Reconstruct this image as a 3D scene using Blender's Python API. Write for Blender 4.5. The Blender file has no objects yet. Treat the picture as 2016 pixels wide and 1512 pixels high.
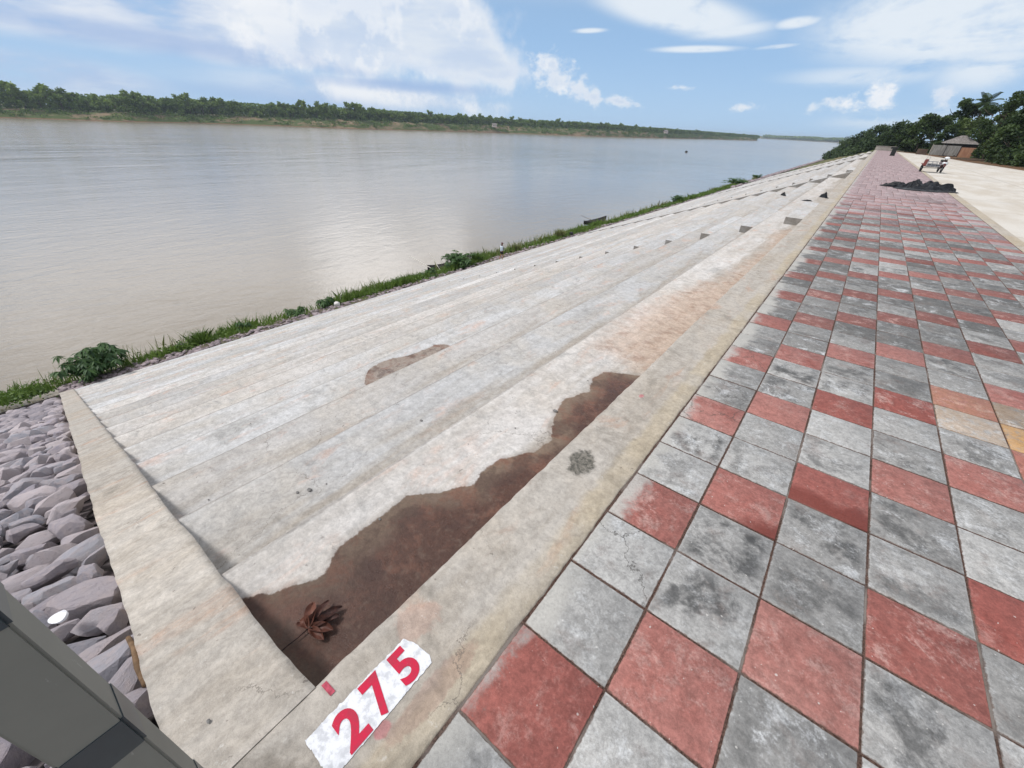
import bpy, bmesh, math, random
import numpy as np
from mathutils import Vector, Matrix, Euler
R = math.radians
scene = bpy.context.scene
# ------------------------------------------------------------ camera
cam_d = bpy.data.cameras.new("camera"); cam = bpy.data.objects.new("camera", cam_d)
scene.collection.objects.link(cam); scene.camera = cam
cam_d.sensor_width = 36.0; cam_d.lens = 14.31; cam_d.clip_start = 0.02; cam_d.clip_end = 40000
CAMROT = ((0.7860289, -0.3572558, 0.5045065, 0.4890085), (0.6169831, 0.4024004, -0.6763177, -0.8135569), (0.0386048, 0.8428773, 0.5367192, 1.8292710), (0.0000000, 0.0000000, 0.0000000, 1.0000000))
cam.matrix_world = Matrix(CAMROT)
# ------------------------------------------------------------ sun and exposure
SUN_AZ, SUN_EL = -132.0, 56.0          # azimuth from +Y towards +X (degrees), elevation
sd = Vector((math.sin(R(SUN_AZ)) * math.cos(R(SUN_EL)), math.cos(R(SUN_AZ)) * math.cos(R(SUN_EL)), math.sin(R(SUN_EL))))
sl = bpy.data.lights.new("sun", 'SUN'); sl.energy = 3.0; sl.angle = R(12.0); sl.color = (1.0, 0.97, 0.93)
so = bpy.data.objects.new("sun", sl); scene.collection.objects.link(so)
so.rotation_euler = sd.to_track_quat('Z', 'Y').to_euler()
scene.view_settings.view_transform = 'Standard'; scene.view_settings.look = 'None'
scene.view_settings.gamma = 1.0; scene.view_settings.exposure = 0.0; scene.view_settings.use_curve_mapping = False
scene.cycles.max_bounces = 6; scene.cycles.diffuse_bounces = 3; scene.cycles.glossy_bounces = 3
scene.cycles.transparent_max_bounces = 6; scene.cycles.volume_bounces = 0
# ------------------------------------------------------------ node helper
class N:
    def __init__(s, tree): s.t = tree; s.n = tree.nodes; s.l = tree.links
    def add(s, typ, **kw):
        nd = s.n.new(typ)
        for k, v in kw.items(): setattr(nd, k, v)
        return nd
    def put(s, sock, v):
        if v is None: return
        if isinstance(v, bpy.types.NodeSocket): s.l.new(v, sock)
        elif isinstance(v, (tuple, list)):
            if sock.type == 'RGBA' and len(v) == 3: v = (*v, 1)
            sock.default_value = v
        else: sock.default_value = v
    def m(s, op, a, b=None, c=None, clamp=False):
        nd = s.add('ShaderNodeMath', operation=op); nd.use_clamp = clamp
        for i, v in enumerate((a, b, c)):
            if v is not None: s.put(nd.inputs[i], v)
        return nd.outputs[0]
    def v(s, op, a, b=None, sc=None):
        nd = s.add('ShaderNodeVectorMath', operation=op)
        s.put(nd.inputs[0], a)
        if b is not None: s.put(nd.inputs[1], b)
        if sc is not None: s.put(nd.inputs[3], sc)
        return nd.outputs[1] if op in ('DOT_PRODUCT', 'LENGTH', 'DISTANCE') else nd.outputs[0]
    def mix(s, f, a, b, bt='MIX'):
        nd = s.add('ShaderNodeMix', data_type='RGBA', blend_type=bt)
        s.put(nd.inputs[0], f); s.put(nd.inputs[6], a); s.put(nd.inputs[7], b)
        return nd.outputs[2]
    def ramp(s, x, lo, hi, a=0.0, b=1.0):
        nd = s.add('ShaderNodeMapRange', interpolation_type='SMOOTHSTEP')
        s.put(nd.inputs[0], x); s.put(nd.inputs[1], lo); s.put(nd.inputs[2], hi); s.put(nd.inputs[3], a); s.put(nd.inputs[4], b)
        return nd.outputs[0]
    def noise(s, vec, scale, detail=4, rough=0.55, dist=0.0, col=False):
        nd = s.add('ShaderNodeTexNoise'); s.put(nd.inputs['Vector'], vec)
        nd.inputs['Scale'].default_value = scale; nd.inputs['Detail'].default_value = detail
        nd.inputs['Roughness'].default_value = rough; nd.inputs['Distortion'].default_value = dist
        return nd.outputs[1] if col else nd.outputs[0]
    def attr(s, name, col=False):
        nd = s.add('ShaderNodeAttribute'); nd.attribute_name = name
        return nd.outputs[0] if col else nd.outputs[2]
    def comb(s, x, y, z):
        nd = s.add('ShaderNodeCombineXYZ')
        for i, v in enumerate((x, y, z)): s.put(nd.inputs[i], v)
        return nd.outputs[0]
    def sep(s, v):
        nd = s.add('ShaderNodeSeparateXYZ'); s.put(nd.inputs[0], v); return nd.outputs
    def bump(s, h, strength, dist):
        nd = s.add('ShaderNodeBump'); nd.inputs['Strength'].default_value = strength; nd.inputs['Distance'].default_value = dist
        s.put(nd.inputs['Height'], h); return nd.outputs[0]
# ------------------------------------------------------------ world: sky and clouds
world = bpy.data.worlds.new("World"); scene.world = world; world.use_nodes = True
W = N(world.node_tree); W.n.clear()
sky = W.add('ShaderNodeTexSky'); sky.sky_type = 'NISHITA'; sky.sun_disc = False
sky.sun_elevation = R(SUN_EL); sky.sun_rotation = R(SUN_AZ); sky.air_density = 1.0; sky.dust_density = 0.6; sky.ozone_density = 1.5
D = W.add('ShaderNodeTexCoord').outputs['Generated']
dx, dy, dz = W.sep(D)
zc = W.m('MAXIMUM', dz, 0.0)
nc = W.noise(W.v('ADD', D, (3.1, 1.7, 0.4)), 9.0, 9, 0.62)
nc2 = W.noise(W.v('ADD', D, (7.1, 4.7, 2.4)), 30.0, 6, 0.6)
nc3 = W.noise(W.v('MULTIPLY', W.v('ADD', D, (2.1, 9.7, 5.4)), (1.0, 1.0, 1.4)), 34.0, 8, 0.62)
pz = W.m('ADD', zc, 0.12)
plane = W.comb(W.m('DIVIDE', dx, pz), W.m('DIVIDE', dy, pz), 0.0)
nw = W.noise(plane, 0.9, 8, 0.62, 0.6)
npat = W.noise(W.v('MULTIPLY', D, (2.2, 2.2, 9.0)), 3.0, 5, 0.55)
BL = [('cum',-51.7,8.2,14.18,5.32,-2.1,1.00),('cum',-44.1,7.2,6.15,5.03,-26.5,1.00),('cum',-41.1,5.8,4.97,2.86,-13.6,1.00),
('cum',-61.5,6.9,5.33,3.60,-8.0,0.90),('cum',-33.3,4.8,3.10,1.99,-18.2,1.00),('cum',-30.1,3.5,3.16,1.33,-18.5,0.95),
('cum',-26.2,2.7,2.73,0.61,-8.2,0.80),('cum',-50.8,2.2,10.82,1.28,-4.1,0.35),
('soft',-75.5,7.4,16.0,3.2,-0.2,0.95),('soft',-66.2,6.8,9.5,3.2,-3.2,0.95),('soft',-79.8,2.0,8.89,1.82,-4.5,0.45),('soft',-55.6,2.4,18.52,1.93,-2.1,0.35),
('wisp',-21.8,10.2,9.19,1.7,-9.6,1.0),('wisp',-16.1,8.7,4.73,0.75,3.9,0.70),('wisp',-19.0,7.3,4.74,0.34,0.6,0.80),('wisp',-30.2,8.7,1.99,0.25,2.5,0.75),
('wisp',1.8,8.8,11.5,3.6,1.0,1.0),('wisp',-2.8,8.2,6.08,0.87,4.8,0.80),('wisp',-10.4,9.1,2.32,0.49,4.8,0.80),('wisp',4.7,5.5,4.04,1.98,9.8,0.65),
('wisp',-11.5,7.4,2.28,0.21,4.1,0.60),('wisp',-3.6,5.1,7.84,1.00,1.2,0.50),('cum',-1.6,3.6,1.43,1.65,23.8,0.90),('cum',-4.7,2.8,2.37,0.68,7.0,0.95),
('cum',-12.5,2.5,2.09,0.37,4.0,0.70),('cum',3.1,3.6,1.10,0.79,-0.2,0.70),('cum',-19.5,4.1,1.34,0.23,0.9,0.60),('wisp',0.0,1.8,6.52,0.96,4.7,0.45),
('dark',-72.6,5.2,11.67,0.98,-2.7,0.80),('dark',-58.3,4.5,7.45,0.75,-8.5,0.50),('dark',-50.1,3.2,10.17,0.66,-0.4,0.80),('dark',-62.8,1.4,13.51,0.95,-2.5,0.50)]
tot = {'scum': None, 'cum': None, 'soft': None, 'wisp': None, 'dark': None}
for kind, az, el, ra, rb, tilt, op in BL:
    a_, e_ = R(az), R(el)
    c = Vector((math.sin(a_) * math.cos(e_), math.cos(a_) * math.cos(e_), math.sin(e_)))
    E_ = Vector((math.cos(a_), -math.sin(a_), 0)); U_ = c.cross(E_) * -1
    if U_.z < 0: U_ = -U_
    t_ = R(tilt); e1 = (E_ * math.cos(t_) + U_ * math.sin(t_)) / R(ra); e2 = (-E_ * math.sin(t_) + U_ * math.cos(t_)) / R(rb)
    q = W.v('SUBTRACT', D, tuple(c))
    x = W.v('DOT_PRODUCT', q, tuple(e1)); y = W.v('DOT_PRODUCT', q, tuple(e2)); z = W.v('DOT_PRODUCT', q, tuple(c * 3))
    L = W.v('LENGTH', W.comb(x, y, z))
    if kind == 'cum' and max(ra, rb) < 3.2: kind = 'scum'
    if kind in ('cum', 'scum'):      # signed field, edges come from the noise
        f = W.m('MULTIPLY', W.m('SUBTRACT', 1.0, L), op)
        tot[kind] = f if tot[kind] is None else W.m('MAXIMUM', tot[kind], f)
    else:
        f = W.ramp(L, 1.35, 0.2, 0.0, op)
        tot[kind] = f if tot[kind] is None else W.m('MAXIMUM', tot[kind], f)
cumf = W.m('ADD', tot['cum'], W.m('ADD', W.m('MULTIPLY', W.m('SUBTRACT', nc, 0.5), 1.15), W.m('MULTIPLY', W.m('SUBTRACT', nc2, 0.5), 0.35)))
scf = W.m('SUBTRACT', W.m('ADD', tot['scum'], W.m('MULTIPLY', W.m('SUBTRACT', nc3, 0.5), 3.0)), 0.0)
scf = W.m('MULTIPLY', scf, 0.5)
cumf = W.m('MAXIMUM', cumf, scf)
cum = W.ramp(cumf, -0.04, W.m('ADD', 0.14, W.m('MULTIPLY', npat, 0.5)))
dark = W.m('MULTIPLY', tot['dark'], W.ramp(npat, 0.25, 0.6, 0.5, 1.0))
soft = W.m('MULTIPLY', W.ramp(tot['soft'], 0.0, 0.55), W.ramp(W.m('ADD', npat, W.m('MULTIPLY', W.m('SUBTRACT', nc, 0.5), 0.5)), 0.22, 0.46))
wisp = W.m('MULTIPLY', W.ramp(tot['wisp'], 0.0, 0.8), W.ramp(W.m('ADD', nw, W.m('MULTIPLY', W.m('SUBTRACT', nc3, 0.5), 0.30)), 0.28, 0.54))
over = W.m('MULTIPLY', W.ramp(dz, 0.175, 0.26), W.ramp(nw, 0.22, 0.52))          # unseen cloud field added overhead for sky fill and the water's reflection
skyc = W.mix(W.ramp(dz, 0.55, 0.05, 0.0, 0.95), W.mix(1.0, sky.outputs[0], (1.15, 1.0, 0.92), 'MULTIPLY'), W.mix(W.ramp(dz, 0.0, 0.16), (4.3, 6.3, 8.7), (3.3, 5.4, 8.4)))
c_soft = W.mix(W.ramp(npat, 0.35, 0.7), (4.6, 5.9, 8.1), (7.8, 8.3, 9.1))
lit = W.noise(W.v('ADD', D, (3.16, 1.67, 0.33)), 9.0, 9, 0.62)               # same field, sampled towards the sun
relief = W.m('SUBTRACT', nc, lit)
rim = W.ramp(cumf, 0.65, 0.12)
hi = W.m('ADD', W.m('MULTIPLY', W.ramp(relief, 0.0, 0.12), 0.6), W.m('MULTIPLY', rim, 0.55), clamp=True)
c_cum = W.mix(hi, W.mix(W.ramp(npat, 0.35, 0.65), (6.0, 7.0, 8.6), (7.6, 8.2, 9.0)), (9.2, 9.4, 9.7))
col = W.mix(soft, skyc, c_soft)
col = W.mix(W.m('MULTIPLY', over, 0.85), col, (9.0, 9.2, 9.6))
col = W.mix(W.m('MULTIPLY', wisp, 0.9), col, (8.2, 8.8, 9.4))
col = W.mix(W.m('MULTIPLY', cum, 0.92), col, c_cum)
col = W.mix(W.m('MULTIPLY', dark, 0.8), col, (3.1, 4.6, 7.5))
for az, el, ra, rb, pw in ((-57.0, 18.5, 8.0, 6.0, 27.0), (-47.0, 15.5, 4.0, 2.8, 21.0), (-80.0, 16.0, 16.0, 4.2, 16.0)):       # unseen bright patches added above the frame to brighten the river's reflection
    a_, e_ = R(az), R(el); c = (math.sin(a_) * math.cos(e_), math.cos(a_) * math.cos(e_), math.sin(e_)); q = W.v('SUBTRACT', D, c)
    L = W.v('LENGTH', W.comb(W.m('DIVIDE', W.v('DOT_PRODUCT', q, (math.cos(a_), -math.sin(a_), 0.0)), R(ra)), W.m('DIVIDE', W.sep(q)[2], R(rb)), 0.0))
    k = W.m('MULTIPLY', W.ramp(W.m('SUBTRACT', 1.0, W.m('ADD', L, W.m('MULTIPLY', W.m('SUBTRACT', nc, 0.5), 1.4))), -0.1, 0.35), W.ramp(dz, 0.205, 0.235))
    col = W.mix(k, col, (pw, pw, pw * 1.02))
bg = W.add('ShaderNodeBackground'); W.put(bg.inputs[0], col); bg.inputs[1].default_value = 0.1
wo = W.add('ShaderNodeOutputWorld'); W.l.new(bg.outputs[0], wo.inputs[0])
world.cycles.sampling_method = 'MANUAL'; world.cycles.sample_map_resolution = 512
# ------------------------------------------------------------ materials
def mat(name, fn):
    m = bpy.data.materials.new(name); m.use_nodes = True; t = N(m.node_tree); t.n.clear()
    b = t.add('ShaderNodeBsdfPrincipled'); o = t.add('ShaderNodeOutputMaterial'); t.l.new(b.outputs[0], o.inputs[0])
    P = t.add('ShaderNodeTexCoord').outputs['Object']
    fn(t, b, P); return m
def setp(t, b, color=None, rough=None, normal=None, spec=None, metal=None):
    if color is not None: t.put(b.inputs['Base Color'], color)
    if rough is not None: t.put(b.inputs['Roughness'], rough)
    if normal is not None: t.put(b.inputs['Normal'], normal)
    if spec is not None: t.put(b.inputs['Specular IOR Level'], spec)
    if metal is not None: t.put(b.inputs['Metallic'], metal)
def simple(name, c, rough=0.7, var=0.25, scale=8, spec=0.3, bump=0.0, metal=0.0):
    def fn(t, b, P):
        n = t.noise(P, scale, 5, 0.6)
        k = t.ramp(n, 0.3, 0.7, 1 - var, 1 + var)
        col = t.v('SCALE', c, sc=k)
        setp(t, b, col, rough, t.bump(n, 0.5, bump) if bump else None, spec, metal)
    return mat(name, fn)
def spot(t, P, x, y, rx, ry, nz, k=0.6, rot=0.0):
    s = t.sep(t.v('SUBTRACT', P, (x, y, 0)))
    c_, s_ = math.cos(rot), math.sin(rot)
    u = t.m('ADD', t.m('MULTIPLY', s[0], c_ / rx), t.m('MULTIPLY', s[1], s_ / rx))
    v = t.m('ADD', t.m('MULTIPLY', s[0], -s_ / ry), t.m('MULTIPLY', s[1], c_ / ry))
    L = t.v('LENGTH', t.comb(u, v, 0.0))
    return t.ramp(t.m('ADD', L, t.m('MULTIPLY', t.m('SUBTRACT', nz, 0.5), k * 4)), 1.15, 0.75)
def concrete_fn(kerb=False, flat=False):
    def fn(t, b, P):
        W_ = P
        if not flat: P = t.v('ADD', P, t.comb(0.0, t.m('MULTIPLY', t.attr('tid'), 7.3), t.m('MULTIPLY', t.attr('tid'), 3.1)))
        streak = t.noise(t.v('MULTIPLY', P, (3.2, 0.45, 3.2)), 1.6, 6, 0.6, 0.4)
        n1 = t.noise(P, 0.9, 5, 0.6, 0.5)
        n2 = t.noise(P, 5.0, 8, 0.68, 0.3)
        n3 = t.noise(P, 38.0, 6, 0.72)
        n4 = t.noise(P, 230.0, 3, 0.7)
        pk = t.noise(t.v('ADD', t.v('MULTIPLY', P, (2.6, 0.9, 1.0)), (11.0, 5.0, 0.0)), 1.5, 6, 0.65, 0.6)
        gy = t.noise(t.v('ADD', P, (4.0, 9.0, 3.0)), 2.3, 7, 0.7, 0.8)
        base = t.mix(t.ramp(streak, 0.36, 0.64), (0.445, 0.44, 0.435), (0.525, 0.53, 0.54))
        if not flat: base = t.mix(0.9, base, t.attr('tone', True), 'MULTIPLY')
        base = t.mix(t.ramp(n1, 0.42, 0.68, 0.0, 0.5), base, (0.46, 0.42, 0.37))
        base = t.mix(t.ramp(gy, 0.53, 0.68, 0.0, 0.62), base, (0.30, 0.295, 0.285))
        base = t.mix(t.m('MULTIPLY', t.ramp(pk, 0.54, 0.70, 0.0, 0.5), t.ramp(n2, 0.3, 0.55)), base, (0.52, 0.335, 0.255))
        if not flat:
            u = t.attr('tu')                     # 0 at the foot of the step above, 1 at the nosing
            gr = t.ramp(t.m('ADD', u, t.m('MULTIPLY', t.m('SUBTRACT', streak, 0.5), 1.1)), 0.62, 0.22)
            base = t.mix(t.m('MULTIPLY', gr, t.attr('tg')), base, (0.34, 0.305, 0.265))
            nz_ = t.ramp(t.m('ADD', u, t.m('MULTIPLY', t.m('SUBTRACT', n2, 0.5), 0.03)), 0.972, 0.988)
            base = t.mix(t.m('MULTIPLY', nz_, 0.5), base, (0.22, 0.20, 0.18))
        if kerb:
            x = t.sep(P)[0]
            band = t.m('MULTIPLY', t.ramp(t.m('ADD', x, t.m('MULTIPLY', t.m('SUBTRACT', n2, 0.5), 0.14)), -0.17, -0.11), t.ramp(n1, 0.35, 0.55, 0.35, 1.0))
            base = t.mix(t.m('MULTIPLY', band, 0.42), base, (0.52, 0.46, 0.33))
            base = t.mix(t.m('MULTIPLY', spot(t, P, -0.30, 1.06, 0.085, 0.12, n2, 0.7), 0.9), base, t.mix(t.ramp(n3, .4, .6), (0.07, 0.075, 0.07), (0.22, 0.22, 0.21)))
            base = t.mix(t.m('MULTIPLY', spot(t, P, -0.325, 2.05, 0.02, 0.03, n2, 0.5), 0.5), base, (0.65, 0.12, 0.2))
            base = t.mix(t.m('MULTIPLY', spot(t, P, -0.165, -0.615, 0.022, 0.03, n2, 0.6), 0.5), base, (0.55, 0.12, 0.18))
            base = t.mix(t.m('MULTIPLY', spot(t, P, -0.11, -0.42, 0.04, 0.22, n2, 0.8), 0.4), base, (0.33, 0.21, 0.19))
            base = t.mix(t.m('MULTIPLY', spot(t, P, -0.36, -0.29, 0.09, 0.09, n2, 0.8), 0.22), base, (0.6, 0.3, 0.24))
            base = t.mix(t.m('MULTIPLY', spot(t, P, -0.34, -0.98, 0.16, 0.12, n2, 0.6), 0.5), base, (0.19, 0.18, 0.165))
        m0 = t.noise(P, 15.0, 7, 0.7)
        rust = t.attr('rust'); wet = t.attr('wet')
        rs = t.m('ADD', rust, t.m('ADD', t.m('MULTIPLY', t.m('SUBTRACT', n2, 0.5), 1.0), t.m('MULTIPLY', t.m('SUBTRACT', n1, 0.5), 0.8)))
        rs = t.m('MULTIPLY', t.ramp(rs, -0.25, 0.55), t.ramp(rust, -0.4, 0.1))
        base = t.mix(t.m('MULTIPLY', rs, 0.68), base, t.mix(t.ramp(n2, 0.45, 0.68), (0.49, 0.37, 0.29), (0.32, 0.20, 0.14)))
        fine = t.m('ADD', t.m('MULTIPLY', n3, 0.6), t.m('MULTIPLY', n4, 0.4))
        base = t.mix(1.0, base, t.comb(*[t.ramp(fine, 0.3, 0.7, 0.80, 1.17)] * 3), 'MULTIPLY')
        pit = t.m('MULTIPLY', t.ramp(n3, 0.68, 0.74), t.ramp(gy, 0.42, 0.6))
        m1 = t.noise(t.v('ADD', P, (31.0, 3.0, 1.0)), 11.0, 9, 0.75, 0.4)
        base = t.mix(1.0, base, t.comb(*[t.ramp(m1, 0.30, 0.68, 0.80, 1.14)] * 3), 'MULTIPLY')
        if flat: base = t.mix(1.0, base, t.mix(1.0, t.attr('tone', True), (0.80, 0.735, 0.655), 'MULTIPLY'), 'MULTIPLY')
        dk_ = t.attr('brown_mix'); base = t.mix(t.m('MULTIPLY', dk_, t.ramp(n2, 0.2, 0.7, 0.95, 0.6)), base, (0.17, 0.15, 0.128))  # vertex attribute mixes the concrete towards a darker brown
        spk = t.m('MULTIPLY', t.m('GREATER_THAN', t.noise(P, 26.0, 2, 0.5), 0.735), t.ramp(n1, .3, .6)); base = t.mix(t.m('MULTIPLY', spk, 0.7), base, (0.11, 0.09, 0.08))
        def crack(scale, seed, wd):
            vo = t.add('ShaderNodeTexVoronoi'); vo.feature = 'DISTANCE_TO_EDGE'; vo.inputs['Scale'].default_value = scale
            t.put(vo.inputs['Vector'], t.v('ADD', t.v('ADD', P, (seed, seed * 2.3, 0.0)), t.v('SCALE', t.noise(P, 3.5, 6, .7, 0.0, True), sc=0.28)))
            return t.m('MULTIPLY', t.ramp(vo.outputs[0], wd, wd * .3), t.ramp(t.noise(P, 1.1, 3, .5), .54, .60))
        base = t.mix(t.m('MULTIPLY', crack(1.1, 4.0, 0.0042), 0.6), base, (0.12, 0.105, 0.09))
        hl_ = t.ramp(t.noise(t.v('ADD', P, (3.0, 71.0, 1.0)), 17.0, 6, .8), .60, .70); base = t.mix(t.m('MULTIPLY', hl_, 0.4), base, (0.68, 0.67, 0.65))
        base = t.mix(t.m('MULTIPLY', pit, 0.55), base, (0.12, 0.11, 0.10))
        # wet mud: attribute wet is a signed distance in metres (positive inside)
        wn = t.m('ADD', wet, t.m('ADD', t.m('MULTIPLY', t.m('SUBTRACT', n2, 0.5), 0.10), t.m('MULTIPLY', t.m('SUBTRACT', n3, 0.5), 0.012)))
        wn = t.m('ADD', wn, t.m('MULTIPLY', t.m('SUBTRACT', m0, 0.5), 0.05))
        damp = t.m('ADD', t.m('MULTIPLY', t.ramp(wn, -0.05, 0.0), 0.22), t.m('MULTIPLY', t.ramp(wn, -0.006, 0.010), 0.78)); deep = t.ramp(t.m('ADD', wn, t.m('MULTIPLY', t.m('SUBTRACT', n1, 0.5), 0.5)), 0.0, 0.22)
        shal = t.attr('dampcol')
        wetc = t.mix(deep, (0.185, 0.135, 0.10), (0.085, 0.042, 0.030))
        wetc = t.mix(shal, wetc, (0.27, 0.225, 0.19))
        wetc = t.mix(t.ramp(n2, 0.46, 0.64, 0.0, 0.7), wetc, (0.18, 0.085, 0.058))
        wetc = t.mix(t.ramp(m0, 0.5, 0.66, 0.0, 0.55), wetc, (0.175, 0.125, 0.10))
        wetc = t.mix(t.ramp(t.noise(P, 4.0, 5, .6), 0.5, 0.62, 0.0, 0.5), wetc, (0.055, 0.03, 0.025))
        wetc = t.mix(t.ramp(t.sep(W_)[1], 1.4, -0.5, 0.0, 0.45), wetc, (0.04, 0.024, 0.02))
        wetc = t.mix(1.0, wetc, t.comb(*[t.ramp(n3, 0.3, 0.7, 0.85, 1.15)] * 3), 'MULTIPLY')
        base = t.mix(damp, base, wetc)
        rough = t.m('SUBTRACT', 0.88, t.m('MULTIPLY', t.m('MULTIPLY', damp, t.m('ADD', 0.35, t.m('MULTIPLY', deep, t.ramp(m0, .35, .6, 1.0, .35)))), 0.5))
        h = t.m('ADD', t.m('MULTIPLY', n2, 1.2), t.m('MULTIPLY', fine, 0.6))
        h = t.m('SUBTRACT', h, t.m('MULTIPLY', pit, 0.4))
        setp(t, b, base, rough, t.bump(h, 0.7, 0.014), 0.25)
    return fn
M_conc = mat('concrete', concrete_fn()); M_kerb = mat('kerb_concrete', concrete_fn(kerb=True, flat=True)); M_beam = mat('beam_concrete', concrete_fn(flat=True))
def tile_fn(t, b, P):
    c = t.attr('tcol', True); uv = t.attr('tuv', True)
    s = t.sep(uv)                                   # x, y inside the tile 0..1, z = random per tile
    Q = t.v('ADD', P, t.comb(0.0, 0.0, t.m('MULTIPLY', s[2], 37.0)))
    n1 = t.noise(Q, 3.6, 5, 0.62, 0.6); n2 = t.noise(t.v('ADD', Q, (5.0, 2.0, 9.0)), 14.0, 7, 0.7, 0.3)
    n3 = t.noise(P, 75.0, 5, 0.72); n4 = t.noise(P, 320.0, 2, 0.6)
    isred = t.m('GREATER_THAN', t.m('SUBTRACT', t.sep(c)[0], t.m('MULTIPLY', t.sep(c)[1], 1.6)), 0.0)
    grey = t.m('SUBTRACT', 1.0, isred)
    ex = t.m('MINIMUM', s[0], t.m('SUBTRACT', 1.0, s[0])); ey = t.m('MINIMUM', s[1], t.m('SUBTRACT', 1.0, s[1]))
    e = t.m('MINIMUM', ex, ey)
    blot = t.ramp(t.m('ADD', n1, t.m('MULTIPLY', t.m('SUBTRACT', n2, 0.5), 0.6)), 0.42, 0.64)
    mm = t.noise(t.v('ADD', Q, (41.0, 3.0, 7.0)), 22.0, 9, 0.78, 0.3)
    brn = t.ramp(t.noise(t.v('ADD', Q, (13.0, 23.0, 7.0)), 5.0, 6, 0.7), 0.52, 0.7)
    amt = t.attr('tdark')
    col = t.mix(t.m('MULTIPLY', blot, t.m('MULTIPLY', amt, t.ramp(e, 0.0, 0.16, 0.25, 1.0))), c, t.mix(isred, (0.085, 0.085, 0.085), (0.20, 0.045, 0.035)))
    eff = t.ramp(t.m('ADD', t.noise(t.v('ADD', Q, (1.0, 8.0, 4.0)), 7.0, 8, 0.72, 0.4), t.m('MULTIPLY', t.m('SUBTRACT', n3, 0.5), 0.3)), 0.50, 0.68)
    col = t.mix(t.m('MULTIPLY', eff, t.attr('tdust')), col, t.mix(isred, (0.46, 0.47, 0.48), (0.38, 0.245, 0.22)))
    col = t.mix(t.m('MULTIPLY', brn, t.m('MULTIPLY', grey, 0.45)), col, (0.17, 0.13, 0.115))
    col = t.mix(1.0, col, t.comb(*[t.ramp(mm, 0.3, 0.68, 0.70, 1.24)] * 3), 'MULTIPLY')
    col = t.mix(t.m('MULTIPLY', t.ramp(e, 0.035, 0.0), t.ramp(n2, 0.3, 0.65, 0.0, 0.6)), col, t.v('SCALE', c, sc=1.35))
    # mortar smeared over the first column by the kerb
    x = t.sep(P)[0]
    mo = t.m('ADD', x, t.m('ADD', t.m('MULTIPLY', t.m('SUBTRACT', n2, 0.5), 0.13), t.m('MULTIPLY', t.m('SUBTRACT', n1, 0.5), 0.34)))
    mo = t.m('ADD', mo, t.m('MULTIPLY', t.m('SUBTRACT', s[2], 0.5), 0.16)); mo = t.m('MULTIPLY', t.ramp(t.m('ADD', mo, t.m('MULTIPLY', t.m('SUBTRACT', n3, 0.5), 0.10)), 0.13, 0.02), t.ramp(n3, 0.25, 0.45, 0.5, 1.0))
    col = t.mix(t.m('MULTIPLY', mo, 0.9), col, t.mix(n2, (0.30, 0.29, 0.275), (0.45, 0.44, 0.41)))
    chip = t.ramp(t.m('ADD', e, t.m('MULTIPLY', t.m('SUBTRACT', t.noise(P, 26.0, 5, .75), 0.5), 0.07)), 0.012, 0.0)
    col = t.mix(t.m('MULTIPLY', chip, 0.75), col, (0.10, 0.065, 0.05))
    wv = t.m('ADD', t.attr('twet'), t.m('MULTIPLY', t.m('SUBTRACT', n1, 0.5), 0.35))
    wt = t.ramp(t.m('ADD', wv, t.m('MULTIPLY', t.m('SUBTRACT', n2, 0.5), 0.12)), -0.03, 0.09)
    col = t.mix(t.m('MULTIPLY', wt, 0.8), col, (0.13, 0.026, 0.018))
    ora = t.m('MULTIPLY', t.attr('torange'), t.ramp(n2, 0.3, 0.55))
    col = t.mix(ora, col, (0.48, 0.27, 0.10))
    fine = t.m('ADD', t.m('MULTIPLY', n3, 0.65), t.m('MULTIPLY', n4, 0.35))
    col = t.mix(1.0, col, t.comb(*[t.ramp(fine, 0.3, 0.7, 0.80, 1.18)] * 3), 'MULTIPLY')
    vo = t.add('ShaderNodeTexVoronoi'); vo.feature = 'DISTANCE_TO_EDGE'; vo.inputs['Scale'].default_value = 2.3
    t.put(vo.inputs['Vector'], t.v('ADD', P, t.v('SCALE', t.noise(P, 6.0, 6, .7, 0.0, True), sc=0.25)))
    ck = t.m('MULTIPLY', t.ramp(vo.outputs[0], 0.011, 0.004), t.m('MULTIPLY', t.ramp(x, 0.42, 0.36), t.m('GREATER_THAN', t.m('FRACT', t.m('MULTIPLY', s[2], 3.7)), 0.80)))
    col = t.mix(t.m('MULTIPLY', ck, 0.75), col, (0.06, 0.055, 0.05))
    spk = t.m('GREATER_THAN', t.noise(P, 55.0, 1, 0.3), 0.775)
    col = t.mix(t.m('MULTIPLY', spk, 0.5), col, (0.6, 0.58, 0.55))
    pit = t.ramp(n3, 0.67, 0.72)
    col = t.mix(t.m('MULTIPLY', pit, 0.5), col, (0.06, 0.055, 0.05))
    h = t.m('SUBTRACT', t.m('ADD', t.m('MULTIPLY', n2, 0.7), t.m('MULTIPLY', fine, 0.5)), t.m('MULTIPLY', pit, 0.4))
    setp(t, b, col, t.m('SUBTRACT', 0.82, t.m('MULTIPLY', wt, 0.35)), t.bump(h, 0.5, 0.006), 0.3)
M_tile = mat('cement_tile', tile_fn)
def joint_fn(t, b, P):
    n = t.noise(P, 120, 4, 0.7)
    n2 = t.noise(P, 1.5, 4, 0.6)
    col = t.mix(t.ramp(n, 0.35, 0.65), (0.035, 0.022, 0.018), (0.12, 0.075, 0.06))
    col = t.mix(t.ramp(n2, 0.5, 0.62, 0.0, 0.6), col, (0.26, 0.24, 0.22))
    col = t.mix(t.m('GREATER_THAN', n, 0.70), col, (0.5, 0.45, 0.4))
    setp(t, b, col, 0.95, t.bump(n, 0.6, 0.006), 0.1)
M_joint = mat('joint_soil', joint_fn)
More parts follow.
